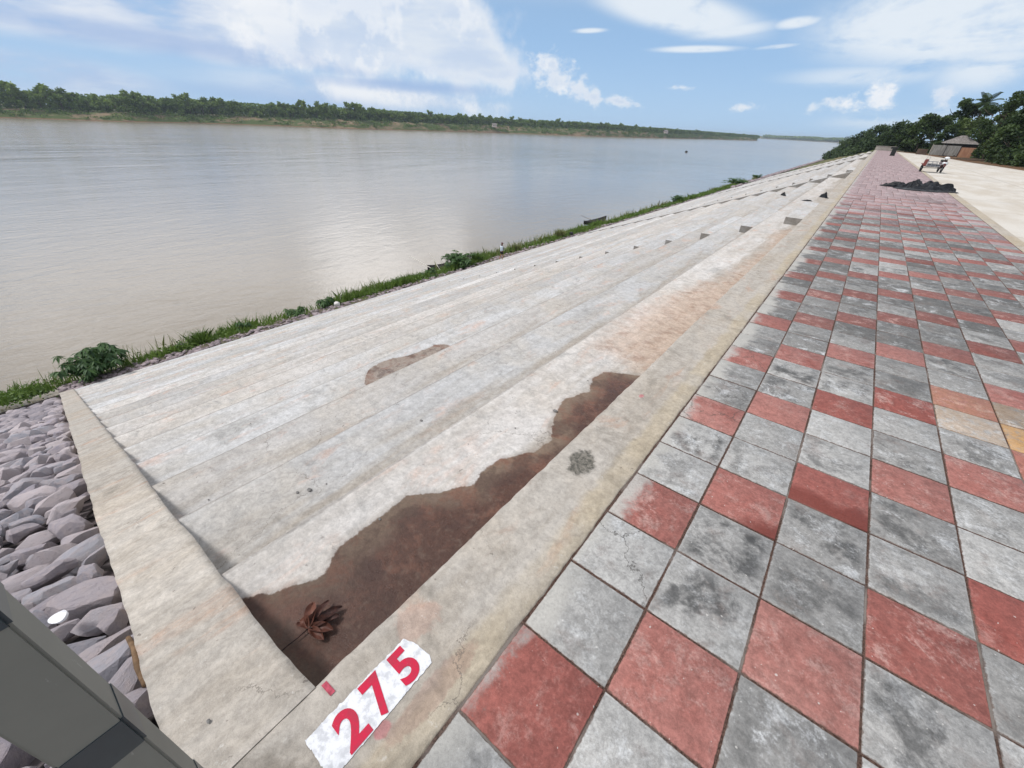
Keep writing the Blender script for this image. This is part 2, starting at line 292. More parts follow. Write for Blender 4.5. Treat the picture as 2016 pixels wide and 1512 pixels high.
def road_fn(t, b, P):
    n1 = t.noise(t.v('MULTIPLY', P, (1.0, 0.35, 1.0)), 0.8, 6, 0.62, 0.5); n2 = t.noise(P, 9.0, 6, 0.7); n3 = t.noise(P, 70.0, 4, 0.7)
    col = t.mix(t.ramp(n1, 0.38, 0.62), (0.47, 0.425, 0.365), (0.55, 0.52, 0.475))
    col = t.mix(t.ramp(t.noise(P, 0.35, 5, 0.6), 0.52, 0.66, 0.0, 0.6), col, (0.50, 0.48, 0.45))
    col = t.mix(1.0, col, t.comb(*[t.ramp(n3, 0.3, 0.7, 0.85, 1.12)] * 3), 'MULTIPLY')
    x, y, z = t.sep(P)
    jt = t.m('LESS_THAN', t.m('ABSOLUTE', t.m('SUBTRACT', t.m('ADD', x, t.m('MULTIPLY', n1, 0.04)), 7.4)), 0.03)
    jy = t.m('LESS_THAN', t.m('ABSOLUTE', t.m('SUBTRACT', t.m('FRACT', t.m('DIVIDE', y, 10.0)), 0.5)), 0.002)
    col = t.mix(t.m('MULTIPLY', t.m('MAXIMUM', jt, jy), 0.6), col, (0.25, 0.21, 0.17))
    setp(t, b, col, 0.9, t.bump(t.m('ADD', n2, n3), 0.4, 0.01), 0.2)
M_road = mat('sandy_concrete_road', road_fn)
def soil_fn(t, b, P):
    n1 = t.noise(P, 0.5, 7, 0.65); n2 = t.noise(P, 6.0, 6, 0.7)
    col = t.mix(t.ramp(n1, 0.4, 0.62), (0.17, 0.085, 0.05), (0.10, 0.075, 0.045))
    col = t.mix(t.ramp(n2, 0.5, 0.7, 0, 0.6), col, (0.06, 0.085, 0.03))
    setp(t, b, col, 0.95, t.bump(n2, 0.6, 0.05), 0.1)
M_soil = mat('red_soil', soil_fn)
def bank_fn(t, b, P):
    n1 = t.noise(t.v('MULTIPLY', P, (1, 1, 4)), 0.05, 7, 0.65, 0.4); n2 = t.noise(P, 0.5, 6, 0.7)
    z = t.sep(P)[2]
    grn = t.mix(n2, (0.05, 0.075, 0.025), (0.10, 0.12, 0.045))
    brn = t.mix(n2, (0.15, 0.105, 0.065), (0.27, 0.21, 0.14))
    col = t.mix(t.ramp(n1, 0.42, 0.52), brn, grn)
    col = t.mix(t.ramp(z, -8.2, -8.7), col, (0.17, 0.10, 0.06))
    setp(t, b, col, 0.95, t.bump(n2, 0.6, 0.4), 0.1)
M_bank = mat('river_bank', bank_fn)
def riprapground_fn(t, b, P):
    v = t.add('ShaderNodeTexVoronoi'); v.feature = 'DISTANCE_TO_EDGE'; t.put(v.inputs['Vector'], P); v.inputs['Scale'].default_value = 2.6
    v2 = t.add('ShaderNodeTexVoronoi'); t.put(v2.inputs['Vector'], P); v2.inputs['Scale'].default_value = 2.6
    k = t.ramp(v.outputs[0], 0.0, 0.10)
    c = t.mix(t.sep(v2.outputs['Color'])[0], (0.22, 0.175, 0.18), (0.36, 0.31, 0.32))
    setp(t, b, t.v('SCALE', t.mix(k, (0.05, 0.04, 0.04), c), sc=0.30), 0.9, t.bump(k, 0.8, 0.15), 0.2)
M_ripg = mat('riprap_ground', riprapground_fn)
def rock_fn(t, b, P):
    oi = t.add('ShaderNodeObjectInfo'); rnd = oi.outputs['Random']
    Q = t.v('ADD', P, t.comb(t.m('MULTIPLY', rnd, 19.0), t.m('MULTIPLY', rnd, 7.0), 0.0))
    n1 = t.noise(Q, 3.0, 6, 0.65, 0.3); n2 = t.noise(t.v('MULTIPLY', Q, (1.0, 2.6, 1.6)), 3.6, 10, 0.74, 0.5); n3 = t.noise(Q, 22.0, 6, 0.75)
    a = t.mix(rnd, (0.29, 0.265, 0.305), (0.52, 0.465, 0.475)); a = t.mix(t.ramp(t.m('FRACT', t.m('MULTIPLY', rnd, 7.3)), 0.55, 0.9, 0, 0.8), a, (0.33, 0.335, 0.38))
    col = t.mix(t.ramp(n1, 0.4, 0.65, 0, 0.7), a, (0.46, 0.395, 0.40))
    col = t.mix(t.ramp(n2, 0.5, 0.7, 0, 0.55), col, (0.20, 0.185, 0.21))
    col = t.mix(t.ramp(n3, 0.62, 0.75, 0, 0.5), col, (0.5, 0.47, 0.45))
    h = t.m('ADD', t.m('MULTIPLY', n2, 1.0), t.m('MULTIPLY', n3, 0.8))
    setp(t, b, col, 0.88, t.bump(h, 0.8, 0.022), 0.25)
M_rock = mat('purple_grey_rock', rock_fn)
def leaf_fn(c1, c2, spec=0.3, tr=0.25):
    def fn(t, b, P):
        a = t.attr('lv'); oi = t.add('ShaderNodeObjectInfo').outputs['Random']
        k = t.m('ADD', t.m('MULTIPLY', a, 0.8), t.m('MULTIPLY', oi, 0.25))
        col = t.mix(k, c1, c2)
        setp(t, b, col, 0.6, None, spec)
        out = [n for n in t.n if n.type == 'OUTPUT_MATERIAL'][0]
        tl = t.add('ShaderNodeBsdfTranslucent'); t.put(tl.inputs[0], t.v('SCALE', col, sc=1.3))
        mx = t.add('ShaderNodeMixShader'); mx.inputs[0].default_value = tr
        t.l.new(b.outputs[0], mx.inputs[1]); t.l.new(tl.outputs[0], mx.inputs[2]); t.l.new(mx.outputs[0], out.inputs[0])
    return fn
M_leaf_far = mat('far_foliage', leaf_fn((0.032, 0.08, 0.015), (0.21, 0.29, 0.055)))
M_leaf = mat('foliage', leaf_fn((0.012, 0.030, 0.008), (0.062, 0.10, 0.022), .3, .15))
M_leaf_y = mat('light_foliage', leaf_fn((0.025, 0.048, 0.010), (0.095, 0.135, 0.028), .3, .15))
M_grass = mat('grass_blades', leaf_fn((0.06, 0.125, 0.022), (0.19, 0.28, 0.06)))
M_straw = mat('pale_grass_blades', leaf_fn((0.16, 0.18, 0.07), (0.30, 0.32, 0.13)))
M_bushleaf = mat('shrub_leaves', leaf_fn((0.02, 0.06, 0.018), (0.07, 0.14, 0.035), 0.4))
M_bark = simple('bark', (0.11, 0.085, 0.065), 0.9, 0.35, 6, 0.1)
M_stem = simple('green_stem', (0.12, 0.14, 0.06), 0.7, 0.2, 10)
def water_fn(t, b, P):
    Q = t.v('MULTIPLY', P, (1.0, 0.45, 1.0))
    w1 = t.noise(Q, 2.6, 4, 0.6, 0.4); w2 = t.noise(t.v('MULTIPLY', P, (1.0, 0.6, 1.0)), 0.55, 4, 0.6, 0.5); w3 = t.noise(t.v('MULTIPLY', P, (1.0, 0.35, 1.0)), 0.045, 6, 0.65, 0.6)
    w4 = t.noise(P, 0.011, 5, 0.6, 0.8)
    dist = t.v('LENGTH', t.v('SUBTRACT', P, (0.5, -0.8, 0.0)))
    h = t.m('ADD', t.m('MULTIPLY', w1, 0.14), t.m('MULTIPLY', w2, 0.45))
    fr = t.ramp(dist, 60, 260)
    w5 = t.noise(t.v('MULTIPLY', P, (1.0, 0.5, 1.0)), 0.16, 5, 0.65, 0.5)
    h = t.m('ADD', h, t.m('MULTIPLY', w3, t.m('ADD', 1.2, t.m('MULTIPLY', fr, 5.0))))
    h = t.m('ADD', h, t.m('MULTIPLY', w5, t.m('ADD', 0.3, t.m('MULTIPLY', fr, 3.2))))
    col = t.mix(t.ramp(w4, 0.4, 0.6), (0.215, 0.183, 0.142), (0.25, 0.215, 0.17))
    far = t.m('MULTIPLY', t.ramp(dist, 120, 330), t.ramp(w3, 0.48, 0.60))
    col = t.mix(t.m('MULTIPLY', far, 0.4), col, (0.17, 0.17, 0.19))
    w0 = t.noise(Q, 9.0, 3, 0.6, 0.3)
    h = t.m('ADD', h, t.m('MULTIPLY', w0, 0.075))
    setp(t, b, col, t.m('ADD', 0.07, t.ramp(dist, 30, 500, 0.0, 0.10)), t.bump(h, 0.36, 0.30), 0.85)
    b.inputs['IOR'].default_value = 1.33
M_water = mat('silty_water', water_fn)
M_white = simple('white_paint', (0.78, 0.78, 0.80), 0.7, 0.08, 30, 0.3)
# ------------------------------------------------------------ mesh helpers
C = scene.collection
rng = np.random.default_rng(7); random.seed(7)
def obj(name, mesh_or_bm, m=None, parent=None, smooth=False, loc=None):
    if isinstance(mesh_or_bm, bmesh.types.BMesh):
        me = bpy.data.meshes.new(name); mesh_or_bm.to_mesh(me); mesh_or_bm.free()
    else: me = mesh_or_bm
    o = bpy.data.objects.new(name, me); C.objects.link(o)
    if m is not None:
        for mm in (m if isinstance(m, (list, tuple)) else [m]): me.materials.append(mm)
    if smooth: me.polygons.foreach_set('use_smooth', [True] * len(me.polygons))
    if parent is not None: o.parent = parent
    if loc is not None: o.location = loc
    return o
def npmesh(name, V, F, attrs=None):
    """V (n,3), F (k,m) all faces the same size; attrs: name -> (domain array) float or colour per vertex"""
    V = np.asarray(V, np.float32); F = np.asarray(F, np.int32)
    me = bpy.data.meshes.new(name); me.vertices.add(len(V)); me.vertices.foreach_set('co', V.ravel())
    k = F.shape[1]; me.loops.add(F.size); me.loops.foreach_set('vertex_index', F.ravel())
    me.polygons.add(len(F)); me.polygons.foreach_set('loop_start', np.arange(0, F.size, k, dtype=np.int32))
    me.update(calc_edges=True)
    for nm, a in (attrs or {}).items():
        a = np.asarray(a, np.float32)
        if a.ndim == 2:
            at = me.attributes.new(nm, 'FLOAT_COLOR', 'POINT'); at.data.foreach_set('color', np.c_[a, np.ones(len(a))].astype(np.float32).ravel())
        else:
            at = me.attributes.new(nm, 'FLOAT', 'POINT'); at.data.foreach_set('value', a)
    return me
def tag(o, label, cat, group=None):
    o['label'] = label; o['category'] = cat
    if group: o['group'] = group
    return o
def kind(o, k): o['kind'] = k; return o
def thing(name, label, cat, loc=(0, 0, 0), rz=0.0, group=None):
    o = bpy.data.objects.new(name, None); C.objects.link(o); o.location = loc; o.rotation_euler = (0, 0, rz)
    o.empty_display_size = 0.2
    return tag(o, label, cat, group)
def box(bm, x0, x1, y0, y1, z0, z1, M=None):
    vs = [bm.verts.new(Vector(p) if M is None else M @ Vector(p)) for p in ((x0,y0,z0),(x1,y0,z0),(x1,y1,z0),(x0,y1,z0),(x0,y0,z1),(x1,y0,z1),(x1,y1,z1),(x0,y1,z1))]
    for f in ((0,3,2,1),(4,5,6,7),(0,1,5,4),(1,2,6,5),(2,3,7,6),(3,0,4,7)): bm.faces.new([vs[i] for i in f])
def tube(bm, pts, rad, seg=8, cap=True):
    pts = [Vector(p) for p in pts]; rings = []
    rads = rad if isinstance(rad, (list, tuple)) else [rad] * len(pts)
    for i, p in enumerate(pts):
        d = (pts[min(i + 1, len(pts) - 1)] - pts[max(i - 1, 0)]).normalized()
        a = d.orthogonal().normalized() if i == 0 else (prev - d * prev.dot(d)).normalized()
        prev = a; b_ = d.cross(a)
        rings.append([bm.verts.new(p + (a * math.cos(2 * math.pi * k / seg) + b_ * math.sin(2 * math.pi * k / seg)) * rads[i]) for k in range(seg)])
    for r0, r1 in zip(rings, rings[1:]):
        for k in range(seg): bm.faces.new((r0[k], r0[(k + 1) % seg], r1[(k + 1) % seg], r1[k]))
    if cap: bm.faces.new(rings[0][::-1]); bm.faces.new(rings[-1])
def vnoise(x, y, seed=0):
    x = np.asarray(x, float); y = np.asarray(y, float); xi = np.floor(x).astype(np.int64); yi = np.floor(y).astype(np.int64)
    fx = x - xi; fy = y - yi; fx = fx * fx * (3 - 2 * fx); fy = fy * fy * (3 - 2 * fy)
    def h(a, b):
        n = (a * 374761393 + b * 668265263 + seed * 974634777) & 0xffffffff
        n = ((n ^ (n >> 13)) * 1274126177) & 0xffffffff
        return ((n ^ (n >> 16)) & 0xffff) / 65535.0
    return (h(xi, yi) * (1 - fx) + h(xi + 1, yi) * fx) * (1 - fy) + (h(xi, yi + 1) * (1 - fx) + h(xi + 1, yi + 1) * fx) * fy
def fbm(x, y, seed=0, o=4):
    s = 0; a = 0.5; t_ = 0
    for i in range(o): s = s + a * vnoise(np.asarray(x) * 2 ** i, np.asarray(y) * 2 ** i, seed + i); t_ += a; a *= 0.5
    return s / t_
def grid_idx(nx, ny):
    i = np.arange(nx - 1)[:, None] * ny + np.arange(ny - 1)[None, :]
    i = i.ravel(); return np.stack([i, i + ny, i + ny + 1, i + 1], 1)
# ------------------------------------------------------------ stepped embankment
TD, TH, NX0 = 1.15, 0.425, -0.47
NS = 18
def nose(i): return NX0 - TD * i, -TH * i
def sdist(poly, X, Y):
    P_ = np.array(poly); d = np.full(X.shape, 1e9); ins = np.zeros(X.shape, bool)
    for (ax, ay), (bx, by) in zip(P_, np.roll(P_, -1, 0)):
        ex, ey = bx - ax, by - ay; t_ = np.clip(((X - ax) * ex + (Y - ay) * ey) / (ex * ex + ey * ey), 0, 1)
        d = np.minimum(d, np.hypot(X - ax - t_ * ex, Y - ay - t_ * ey))
        c = ((ay > Y) != (by > Y)) & (X < (bx - ax) * (Y - ay) / (by - ay + 1e-12) + ax); ins ^= c
    return np.where(ins, d, -d)
WET1 = [(-1.42,-0.72),(-1.375,-.687),(-1.262,-.519),(-1.173,-.326),(-1.267,-.185),(-1.281,.106),(-1.283,.365),(-1.098,.584),(-.991,.739),(-1.035,.872),(-1.006,1.081),(-.857,1.326),(-.835,1.556),(-.997,1.844),(-1.081,2.154),(-.958,2.444),(-1.05,2.683),(-1.016,2.892),(-.80,3.05),(-.3,3.2),(-.2,-.75)]
RUST1 = [(-1.5,3.3),(-1.62,4.2),(-1.6,5.0),(-1.35,6.2),(-1.0,8.0),(-.9,10.5),(-1.1,13.5),(-.5,14.5),(-.3,9),(-.3,3.0)]
WET4 = [(-4.60,2.10),(-4.76,2.245),(-4.93,2.45),(-4.96,2.7),(-4.90,2.95),(-4.80,3.12),(-4.78,3.4),(-4.74,3.75),(-4.62,3.9),(-4.4,3.9),(-4.1,3.5),(-4.1,2.05)]
Y0, Y1 = -0.72, 150.0
emb = thing('stepped_embankment', 'long pale concrete stepped embankment descending to the muddy river', 'concrete steps', (0, 0, 0))
ynear = np.concatenate([np.arange(Y0, 6, 0.03), np.arange(6, 16, 0.08), np.arange(16, 50, 0.4), np.arange(50, Y1 + 1, 2.5)])
ymid = np.concatenate([np.arange(Y0, 12, 0.12), np.arange(12, 50, 0.5), np.arange(50, Y1 + 1, 2.5)])
for i in range(1, NS + 1):
    xo, zo = nose(i); xi_, _ = nose(i - 1); zi = -TH * (i - 1)
    ya = ynear if i <= 4 else ymid
    nxs = np.linspace(xi_, xo, 40 if i <= 4 else 14)
    GX, GY = np.meshgrid(nxs, ya, indexing='ij')
    GZ = np.full(GX.shape, zo) + (fbm(GX * 1.2, GY * 1.2, 3 + i) - 0.5) * 0.022
    gx = GX.copy(); gx[-1] += (fbm(ya * .8, ya * 0, 40 + i) - 0.5) * 0.016 + (fbm(ya * 12, ya * 0, 70 + i) - 0.5) * 0.010
    GZ[-1] -= 0.006
    # riser below the nosing
    RX = np.stack([gx[-1] - 0.002, gx[-1]]); RY = np.stack([ya, ya]); RZ = np.stack([GZ[-1] - 0.012, np.full(len(ya), zo - TH - 0.02)])
    gx = np.concatenate([gx, RX]); gy = np.concatenate([GY, RY]); GZ = np.concatenate([GZ, RZ])
    nx_, ny_ = gx.shape
    V = np.stack([gx, gy, GZ], -1).reshape(-1, 3)
    tn = 0.82 + 0.26 * rng.random(); warm = 0.99 + 0.07 * rng.random()
    seg = vnoise(gy.ravel() / 6.0 + i * 13.7, gy.ravel() * 0 + i, 5)
    tone = np.stack([tn * (0.90 + 0.2 * seg)] * 3, 1) * np.array([warm, 1.0, 2 - warm])
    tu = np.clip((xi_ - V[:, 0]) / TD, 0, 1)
    n_ = len(V); wet = np.full(n_, -1.0); rust = np.full(n_, -1.0); dc = np.zeros(n_)
    if i == 1:
        wet = sdist(WET1, V[:, 0], V[:, 1]); rust = np.maximum(sdist(RUST1, V[:, 0], V[:, 1]) * 1.5, -0.17)
    if i == 4: wet = sdist(WET4, V[:, 0], V[:, 1]); dc[:] = 1
    if i in (16, 17, 13): wet = 0.10 - np.abs(V[:, 0] - (xi_ - .42)) - 0.25 * np.abs(fbm(V[:, 1] * .25, V[:, 0] * 0, i) - .35); dc[:] = 1
    if i == 99: wet = sdist([(-5.9,4.2),(-6.2,5.0),(-6.2,8.2),(-5.5,8.4),(-5.3,4.4)], V[:, 0], V[:, 1]) ; dc[:] = 1; wet[:] = -1
    if i in (9, 12, 14): rust = 0.05 - np.abs(fbm(V[:, 1] * 0.10, V[:, 0] * 0.9, i) - 0.5) * 4
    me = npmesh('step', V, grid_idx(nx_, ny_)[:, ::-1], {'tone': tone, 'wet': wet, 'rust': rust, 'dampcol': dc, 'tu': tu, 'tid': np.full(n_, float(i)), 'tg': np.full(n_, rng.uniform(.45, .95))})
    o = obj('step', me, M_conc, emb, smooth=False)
def conc_attrs(me, wet=-1.0, rust=-1.0, tone=1.0, tg=0.0, brown_mix=0.0):
    n_ = len(me.vertices)
    for nm, v in (('wet', wet), ('rust', rust), ('dampcol', 0.0), ('tu', 0.0), ('tid', 0.0), ('tg', tg), ('brown_mix', brown_mix)):
        a = me.attributes.new(nm, 'FLOAT', 'POINT'); a.data.foreach_set('value', np.full(n_, v, np.float32))
    a = me.attributes.new('tone', 'FLOAT_COLOR', 'POINT'); a.data.foreach_set('color', np.tile(np.array([tone, tone, tone, 1], np.float32), n_))
# half steps of the narrow stair flights
for ya, yb in ((14.85, 19.5), (45.7, 50.5), (88.0, 93.0)):
    for i in range(1, NS + 1):
        xi_, _ = nose(i - 1); zo = -TH * i
        bm = bmesh.new(); box(bm, xi_ - TD / 2, xi_ + 0.004, ya, yb, zo - 0.01, zo + TH / 2)
        bmesh.ops.bevel(bm, geom=[e for e in bm.edges], offset=0.008, segments=1, affect='EDGES')
        o = obj('half_step', bm, M_conc, emb); tn_ = 1.0 + random.uniform(-.06, .04); conc_attrs(o.data, tone=tn_)
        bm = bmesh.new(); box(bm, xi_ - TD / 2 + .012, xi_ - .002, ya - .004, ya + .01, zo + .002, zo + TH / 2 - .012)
        o = obj('brown_end_face', bm, M_conc, o); conc_attrs(o.data, tone=tn_, brown_mix=1.0)  # thin end face in a darker brown than the block
def stringer(name, ya, yb, parent, top=0.012, fine=False, xend=-21.35):
    nx_ = 260 if fine else 60; s = np.linspace(0, 1, nx_); s = s ** (1.8 if fine else 1)
    xs = NX0 + (0.004 if fine else 0) + (xend - NX0) * s; m_ = TH / TD
    ny_ = 10 if fine else 3; ys = np.linspace(ya, yb, ny_)
    GX, GY = np.meshgrid(xs, ys, indexing='ij'); GZ = (GX - NX0) * m_ + top
    if fine:
        GZ -= 0.012 * np.clip((GX + 1.0) / .5, 0, 1)
        GZ += (fbm(GX * 1.6, GY * 1.6, 91) - 0.5) * 0.04 * np.clip((NX0 - GX) * 2, 0, 1) + (vnoise(GX * 0.55, GY * 0, 17) > 0.5) * 0.012 * np.clip((NX0 - GX), 0, 1)
        GY = GY.copy(); GY[:, -1] += (fbm(xs * 2.2, xs * 0, 5) - 0.5) * 0.03; GY[:, 0] += (fbm(xs * 1.1, xs * 0, 8) - 0.5) * 0.03 + (fbm(xs * 9, xs * 0, 18) - 0.5) * 0.012
    top_v = np.stack([GX, GY, GZ], -1)
    lo = top_v[:, [0, -1]].copy(); lo[..., 2] -= 0.75
    V = np.concatenate([lo[:, :1], top_v, lo[:, 1:]], 1)
    k = V.shape[1]
    me = npmesh(name, V.reshape(-1, 3), grid_idx(nx_, k))
    bm = bmesh.new(); bm.from_mesh(me)
    for r_ in (0, nx_ - 1):
        bm.verts.ensure_lookup_table(); bm.faces.new([bm.verts[r_ * k + j] for j in range(k)])
    bmesh.ops.recalc_face_normals(bm, faces=bm.faces); bm.to_mesh(me); bm.free()
    o = obj(name, me, M_beam if parent is None else M_conc, parent); conc_attrs(me)
    if fine:
        cc = np.array([(.95 + .16 * (1.6 < -v.co.x < 4.0) + .06 * float(vnoise(v.co.x * .6, 0, 3)),) * 3 + (1,) for v in me.vertices], np.float32); me.attributes['tone'].data.foreach_set('color', cc.ravel())
    if parent is not None: o.data.attributes['brown_mix'].data.foreach_set('value', np.array([0.85 if v.co.z < (v.co.x - NX0) * TH / TD - .05 else 0.0 for v in me.vertices], np.float32))  # vertices below the top edge are mixed to darker brown
    return o
tag(stringer('stringer_wall', -1.115, -0.70, None, fine=True), 'sloping concrete edge beam between the riprap stones and the steps', 'concrete beam')
for y_ in (38.4, 82.0, 118.0):
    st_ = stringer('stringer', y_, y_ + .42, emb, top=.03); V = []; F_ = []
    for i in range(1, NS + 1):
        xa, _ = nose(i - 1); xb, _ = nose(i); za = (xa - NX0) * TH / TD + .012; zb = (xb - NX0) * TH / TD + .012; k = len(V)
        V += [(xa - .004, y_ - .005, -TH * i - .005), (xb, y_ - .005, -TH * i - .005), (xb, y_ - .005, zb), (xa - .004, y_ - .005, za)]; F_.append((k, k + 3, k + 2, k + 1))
    o = obj('brown_side_face', npmesh('brown_side_face', V, F_), M_conc, st_); conc_attrs(o.data, brown_mix=1.0)  # side face sheet in a darker brown than the stringer top
# kerb on top of the steps
ya = np.concatenate([np.arange(-7, 5, 0.02), np.arange(5, 20, 0.1), np.arange(20, 150, 1.5)])
xs = np.array([NX0, NX0 + 0.012, -0.40, -0.30, -0.2, -0.14, -0.10, -0.05, -0.012, -0.004])
GX, GY = np.meshgrid(xs, ya, indexing='ij'); GX = GX.copy()
j0 = (fbm(ya * 2, ya * 0, 2) - 0.5) * 0.014 + (fbm(ya * 14, ya * 0, 3) - 0.5) * 0.012
GX[0] += j0; GX[1] += j0
j1 = (fbm(ya * 5, ya * 0, 12) - 0.5) * 0.012 + (fbm(ya * 30, ya * 0, 13) - 0.5) * 0.008
GX[-1] += j1; GX[-2] += j1
GZ = np.zeros(GX.shape); GZ[0] -= 0.008; GZ[-1] -= 0.006
GZ[2:-1] += (fbm(GX[2:-1] * 3, GY[2:-1] * 3, 33) - 0.5) * 0.006 * np.clip(np.abs(GY[2:-1] + .57) * 3 - .8, 0, 1)
# (the painted number lies on a flat part of the kerb)
GZ[5:8] += 0.004 * (fbm(GY[5:8] * 2, GX[5:8] * 0, 37) > 0.5)
bot0 = np.stack([GX[0], GY[0], GZ[0] * 0 - 0.45], -1)[None]; bot1 = np.stack([GX[-1], GY[-1], GZ[-1] * 0 - 0.06], -1)[None]
V = np.concatenate([bot0, np.stack([GX, GY, GZ], -1), bot1], 0)
me = npmesh('kerb', V.reshape(-1, 3), grid_idx(V.shape[0], V.shape[1])[:, ::-1]); conc_attrs(me)
tag(obj('concrete_kerb', me, M_kerb), 'pale concrete kerb between the steps and the checkered tiles', 'kerb')
# ------------------------------------------------------------ tiled walkway
T = 0.4; NCOL = 9; NROW0, NROW1 = -8, 370
cols, vs, uvw, dk, du, wt_, og = [], [], [], [], [], [], []
rt = random.Random(5)
def tri_col(cx, ry):
    Y = ry * T
    red = ((ry - cx) % 3 == 2)
    pfar = min(max((Y - 11.0) / 9.0, 0), 1)
    if rt.random() < pfar: c = np.array((0.345, 0.25, 0.255)) * rt.uniform(.82, 1.12)
    elif red:
        k = rt.random() ** 1.2; c = np.array((0.225, 0.068, 0.056)) * (1 - k) + np.array((0.31, 0.145, 0.125)) * k
        c = c * rt.uniform(.92, 1.08)
    else: c = np.array((0.30, 0.296, 0.288)) * rt.uniform(.74, 1.2)
    far = pfar > 0.5
    if 3.2 < Y < 16 and not red: c = c * rt.uniform(.62, .98)
    if 3.2 < Y < 22 and red: c = c * .45 + np.array((0.275, 0.135, 0.12)) * .55
    if 4.5 < Y < 24 and float(vnoise(Y * .8 + cx * .12, cx * .35, 61)) > .56: c = c * rt.uniform(.62, .78)
    return c, red and not far, (rt.uniform(0.35, 1.0) if rt.random() < .8 else 0.12) * (1 - .5 * pfar), rt.uniform(0.25, 1.0)
F = []
for ry in range(NROW0, NROW1):
    for cx in range(NCOL):
        c, isr, d_, u_ = tri_col(cx, ry)
        if isr: d_ *= 0.45
        spec = {(0, 0): (.15, .45), (0, 1): (.12, .7), (1, 2): (1.0, .15), (1, 1): (.95, .35), (2, 2): (.75, .3), (3, 0): (.6, .6)}
        if (cx, ry) in spec: d_, u_ = spec[(cx, ry)]
        h = rt.uniform(-.0022, .0018); g = 0.0044; b_ = 0.0042
        off = 0.0
        if ry * T > 19 and (ry // 7) % 2: off = 0.2
        x0 = cx * T + g + rt.uniform(-.0015, .0015) + (0.003 if cx == 0 else 0); x1 = (cx + 1) * T - g + rt.uniform(-.0015, .0015)
        if off: x0 += off if cx else 0; x1 += off if cx < NCOL - 1 else 0
        if cx == 0 and off: x1 = T + off - g
        y0 = ry * T + g + rt.uniform(-.0015, .0015); y1 = (ry + 1) * T - g + rt.uniform(-.0015, .0015)
        k = len(vs)
        zt = h - 0.001
        for (a, b2, z) in ((x0, y0, -.02), (x1, y0, -.02), (x1, y1, -.02), (x0, y1, -.02), (x0, y0, zt - b_), (x1, y0, zt - b_), (x1, y1, zt - b_), (x0, y1, zt - b_),
                          (x0 + b_, y0 + b_, zt), (x1 - b_, y0 + b_, zt), (x1 - b_, y1 - b_, zt), (x0 + b_, y1 - b_, zt)):
            vs.append((a, b2, z)); uvw.append(((a - x0) / (x1 - x0), (b2 - y0) / (y1 - y0), 0)); cols.append(c); dk.append(d_); du.append(u_)
            w = -1.0
            if (cx, ry) == (2, 4): w = 0.17 - (b2 - y0)
            if (cx, ry) == (1, 3): w = (a - x0) * 0.7 - (b2 - y0) - 0.12
            wt_.append(w)
            og.append({(5, 8): .75, (5, 9): .25, (4, 9): .18, (6, 8): .35, (4, 8): .3, (6, 7): .2, (5, 7): .1}.get((cx, ry), 0.0))
        r_ = {(0, -1): 1.0, (0, 2): .35, (0, 5): .8}.get((cx, ry), rt.random())
        for j in range(12): uvw[k + j] = (uvw[k + j][0], uvw[k + j][1], r_)
        for q in range(4):
            n_ = (q + 1) % 4
            F.append((k + q, k + n_, k + 4 + n_, k + 4 + q)); F.append((k + 4 + q, k + 4 + n_, k + 8 + n_, k + 8 + q))
        F.append((k + 8, k + 9, k + 10, k + 11))
me = npmesh('tiled_walkway', vs, F, {'tcol': np.array(cols), 'tuv': np.array(uvw), 'tdark': dk, 'tdust': du, 'twet': wt_, 'torange': og})
kind(obj('tiled_walkway', me, M_tile), 'structure')
def sheet(name, x0, x1, y0, y1, z, m, nx=2, ny=2, k='structure'):
    GX, GY = np.meshgrid(np.linspace(x0, x1, nx), np.linspace(y0, y1, ny), indexing='ij')
    me = npmesh(name, np.stack([GX, GY, GX * 0 + z], -1).reshape(-1, 3), grid_idx(nx, ny)); return kind(obj(name, me, m), k)
sheet('tile_bedding', -0.02, 3.62, -7, 149, -0.0062, M_joint, 2, 40)
bm = bmesh.new(); box(bm, 3.61, 3.86, -7, 149, -0.1, 0.006); bmesh.ops.bevel(bm, geom=[e for e in bm.edges], offset=0.006, segments=1, affect='EDGES')
o = obj('road_kerb', bm, M_kerb); conc_attrs(o.data); tag(o, 'flush concrete edging between the tiled walkway and the sandy road', 'kerb')
sheet('road', 3.87, 40, -30, 600, -0.012, M_road, 2, 2)
sheet('ground', -0.44, 3000, -800, 6000, -0.11, M_soil, 2, 2)
# ------------------------------------------------------------ river, banks
sheet('river_water', -7000, 40, -6000, 7200, -9.0, M_water)
m_ = TH / TD
def slope_strip(name, yA, yB, m, x_end=-24.9, z_end=-9.3, xs0=-0.43, drop=0.25, nseg=60, noise=0.12):
    xs = np.concatenate([np.linspace(xs0, -21.2, 30), np.linspace(-21.4, x_end, 10)]); ys = np.linspace(yA, yB, nseg)
    GX, GY = np.meshgrid(xs, ys, indexing='ij')
    zz = np.where(xs > -21.3, (xs - NX0) * m_ - drop, -7.85 + (xs + 21.3) * (9.3 - 7.85) / (-x_end - 21.3))
    GZ = zz[:, None] + (fbm(GX * 0.8, GY * 0.8, 77) - 0.5) * noise * 2
    return kind(obj(name, npmesh(name, np.stack([GX, GY, GZ], -1).reshape(-1, 3), grid_idx(len(xs), nseg)[:, ::-1]), m), 'structure')
slope_strip('riprap_slope', -40, -1.0, M_ripg, nseg=80, drop=0.3)
slope_strip('bank_slope', 149.5, 900, M_bank, nseg=120, noise=0.4)
xs = np.linspace(-21.15, -26.0, 16); ys = np.concatenate([np.linspace(-1.0, 60, 160), np.linspace(61, 149.6, 90)])
GX, GY = np.meshgrid(xs, ys, indexing='ij'); s_ = (-21.15 - GX) / 4.85
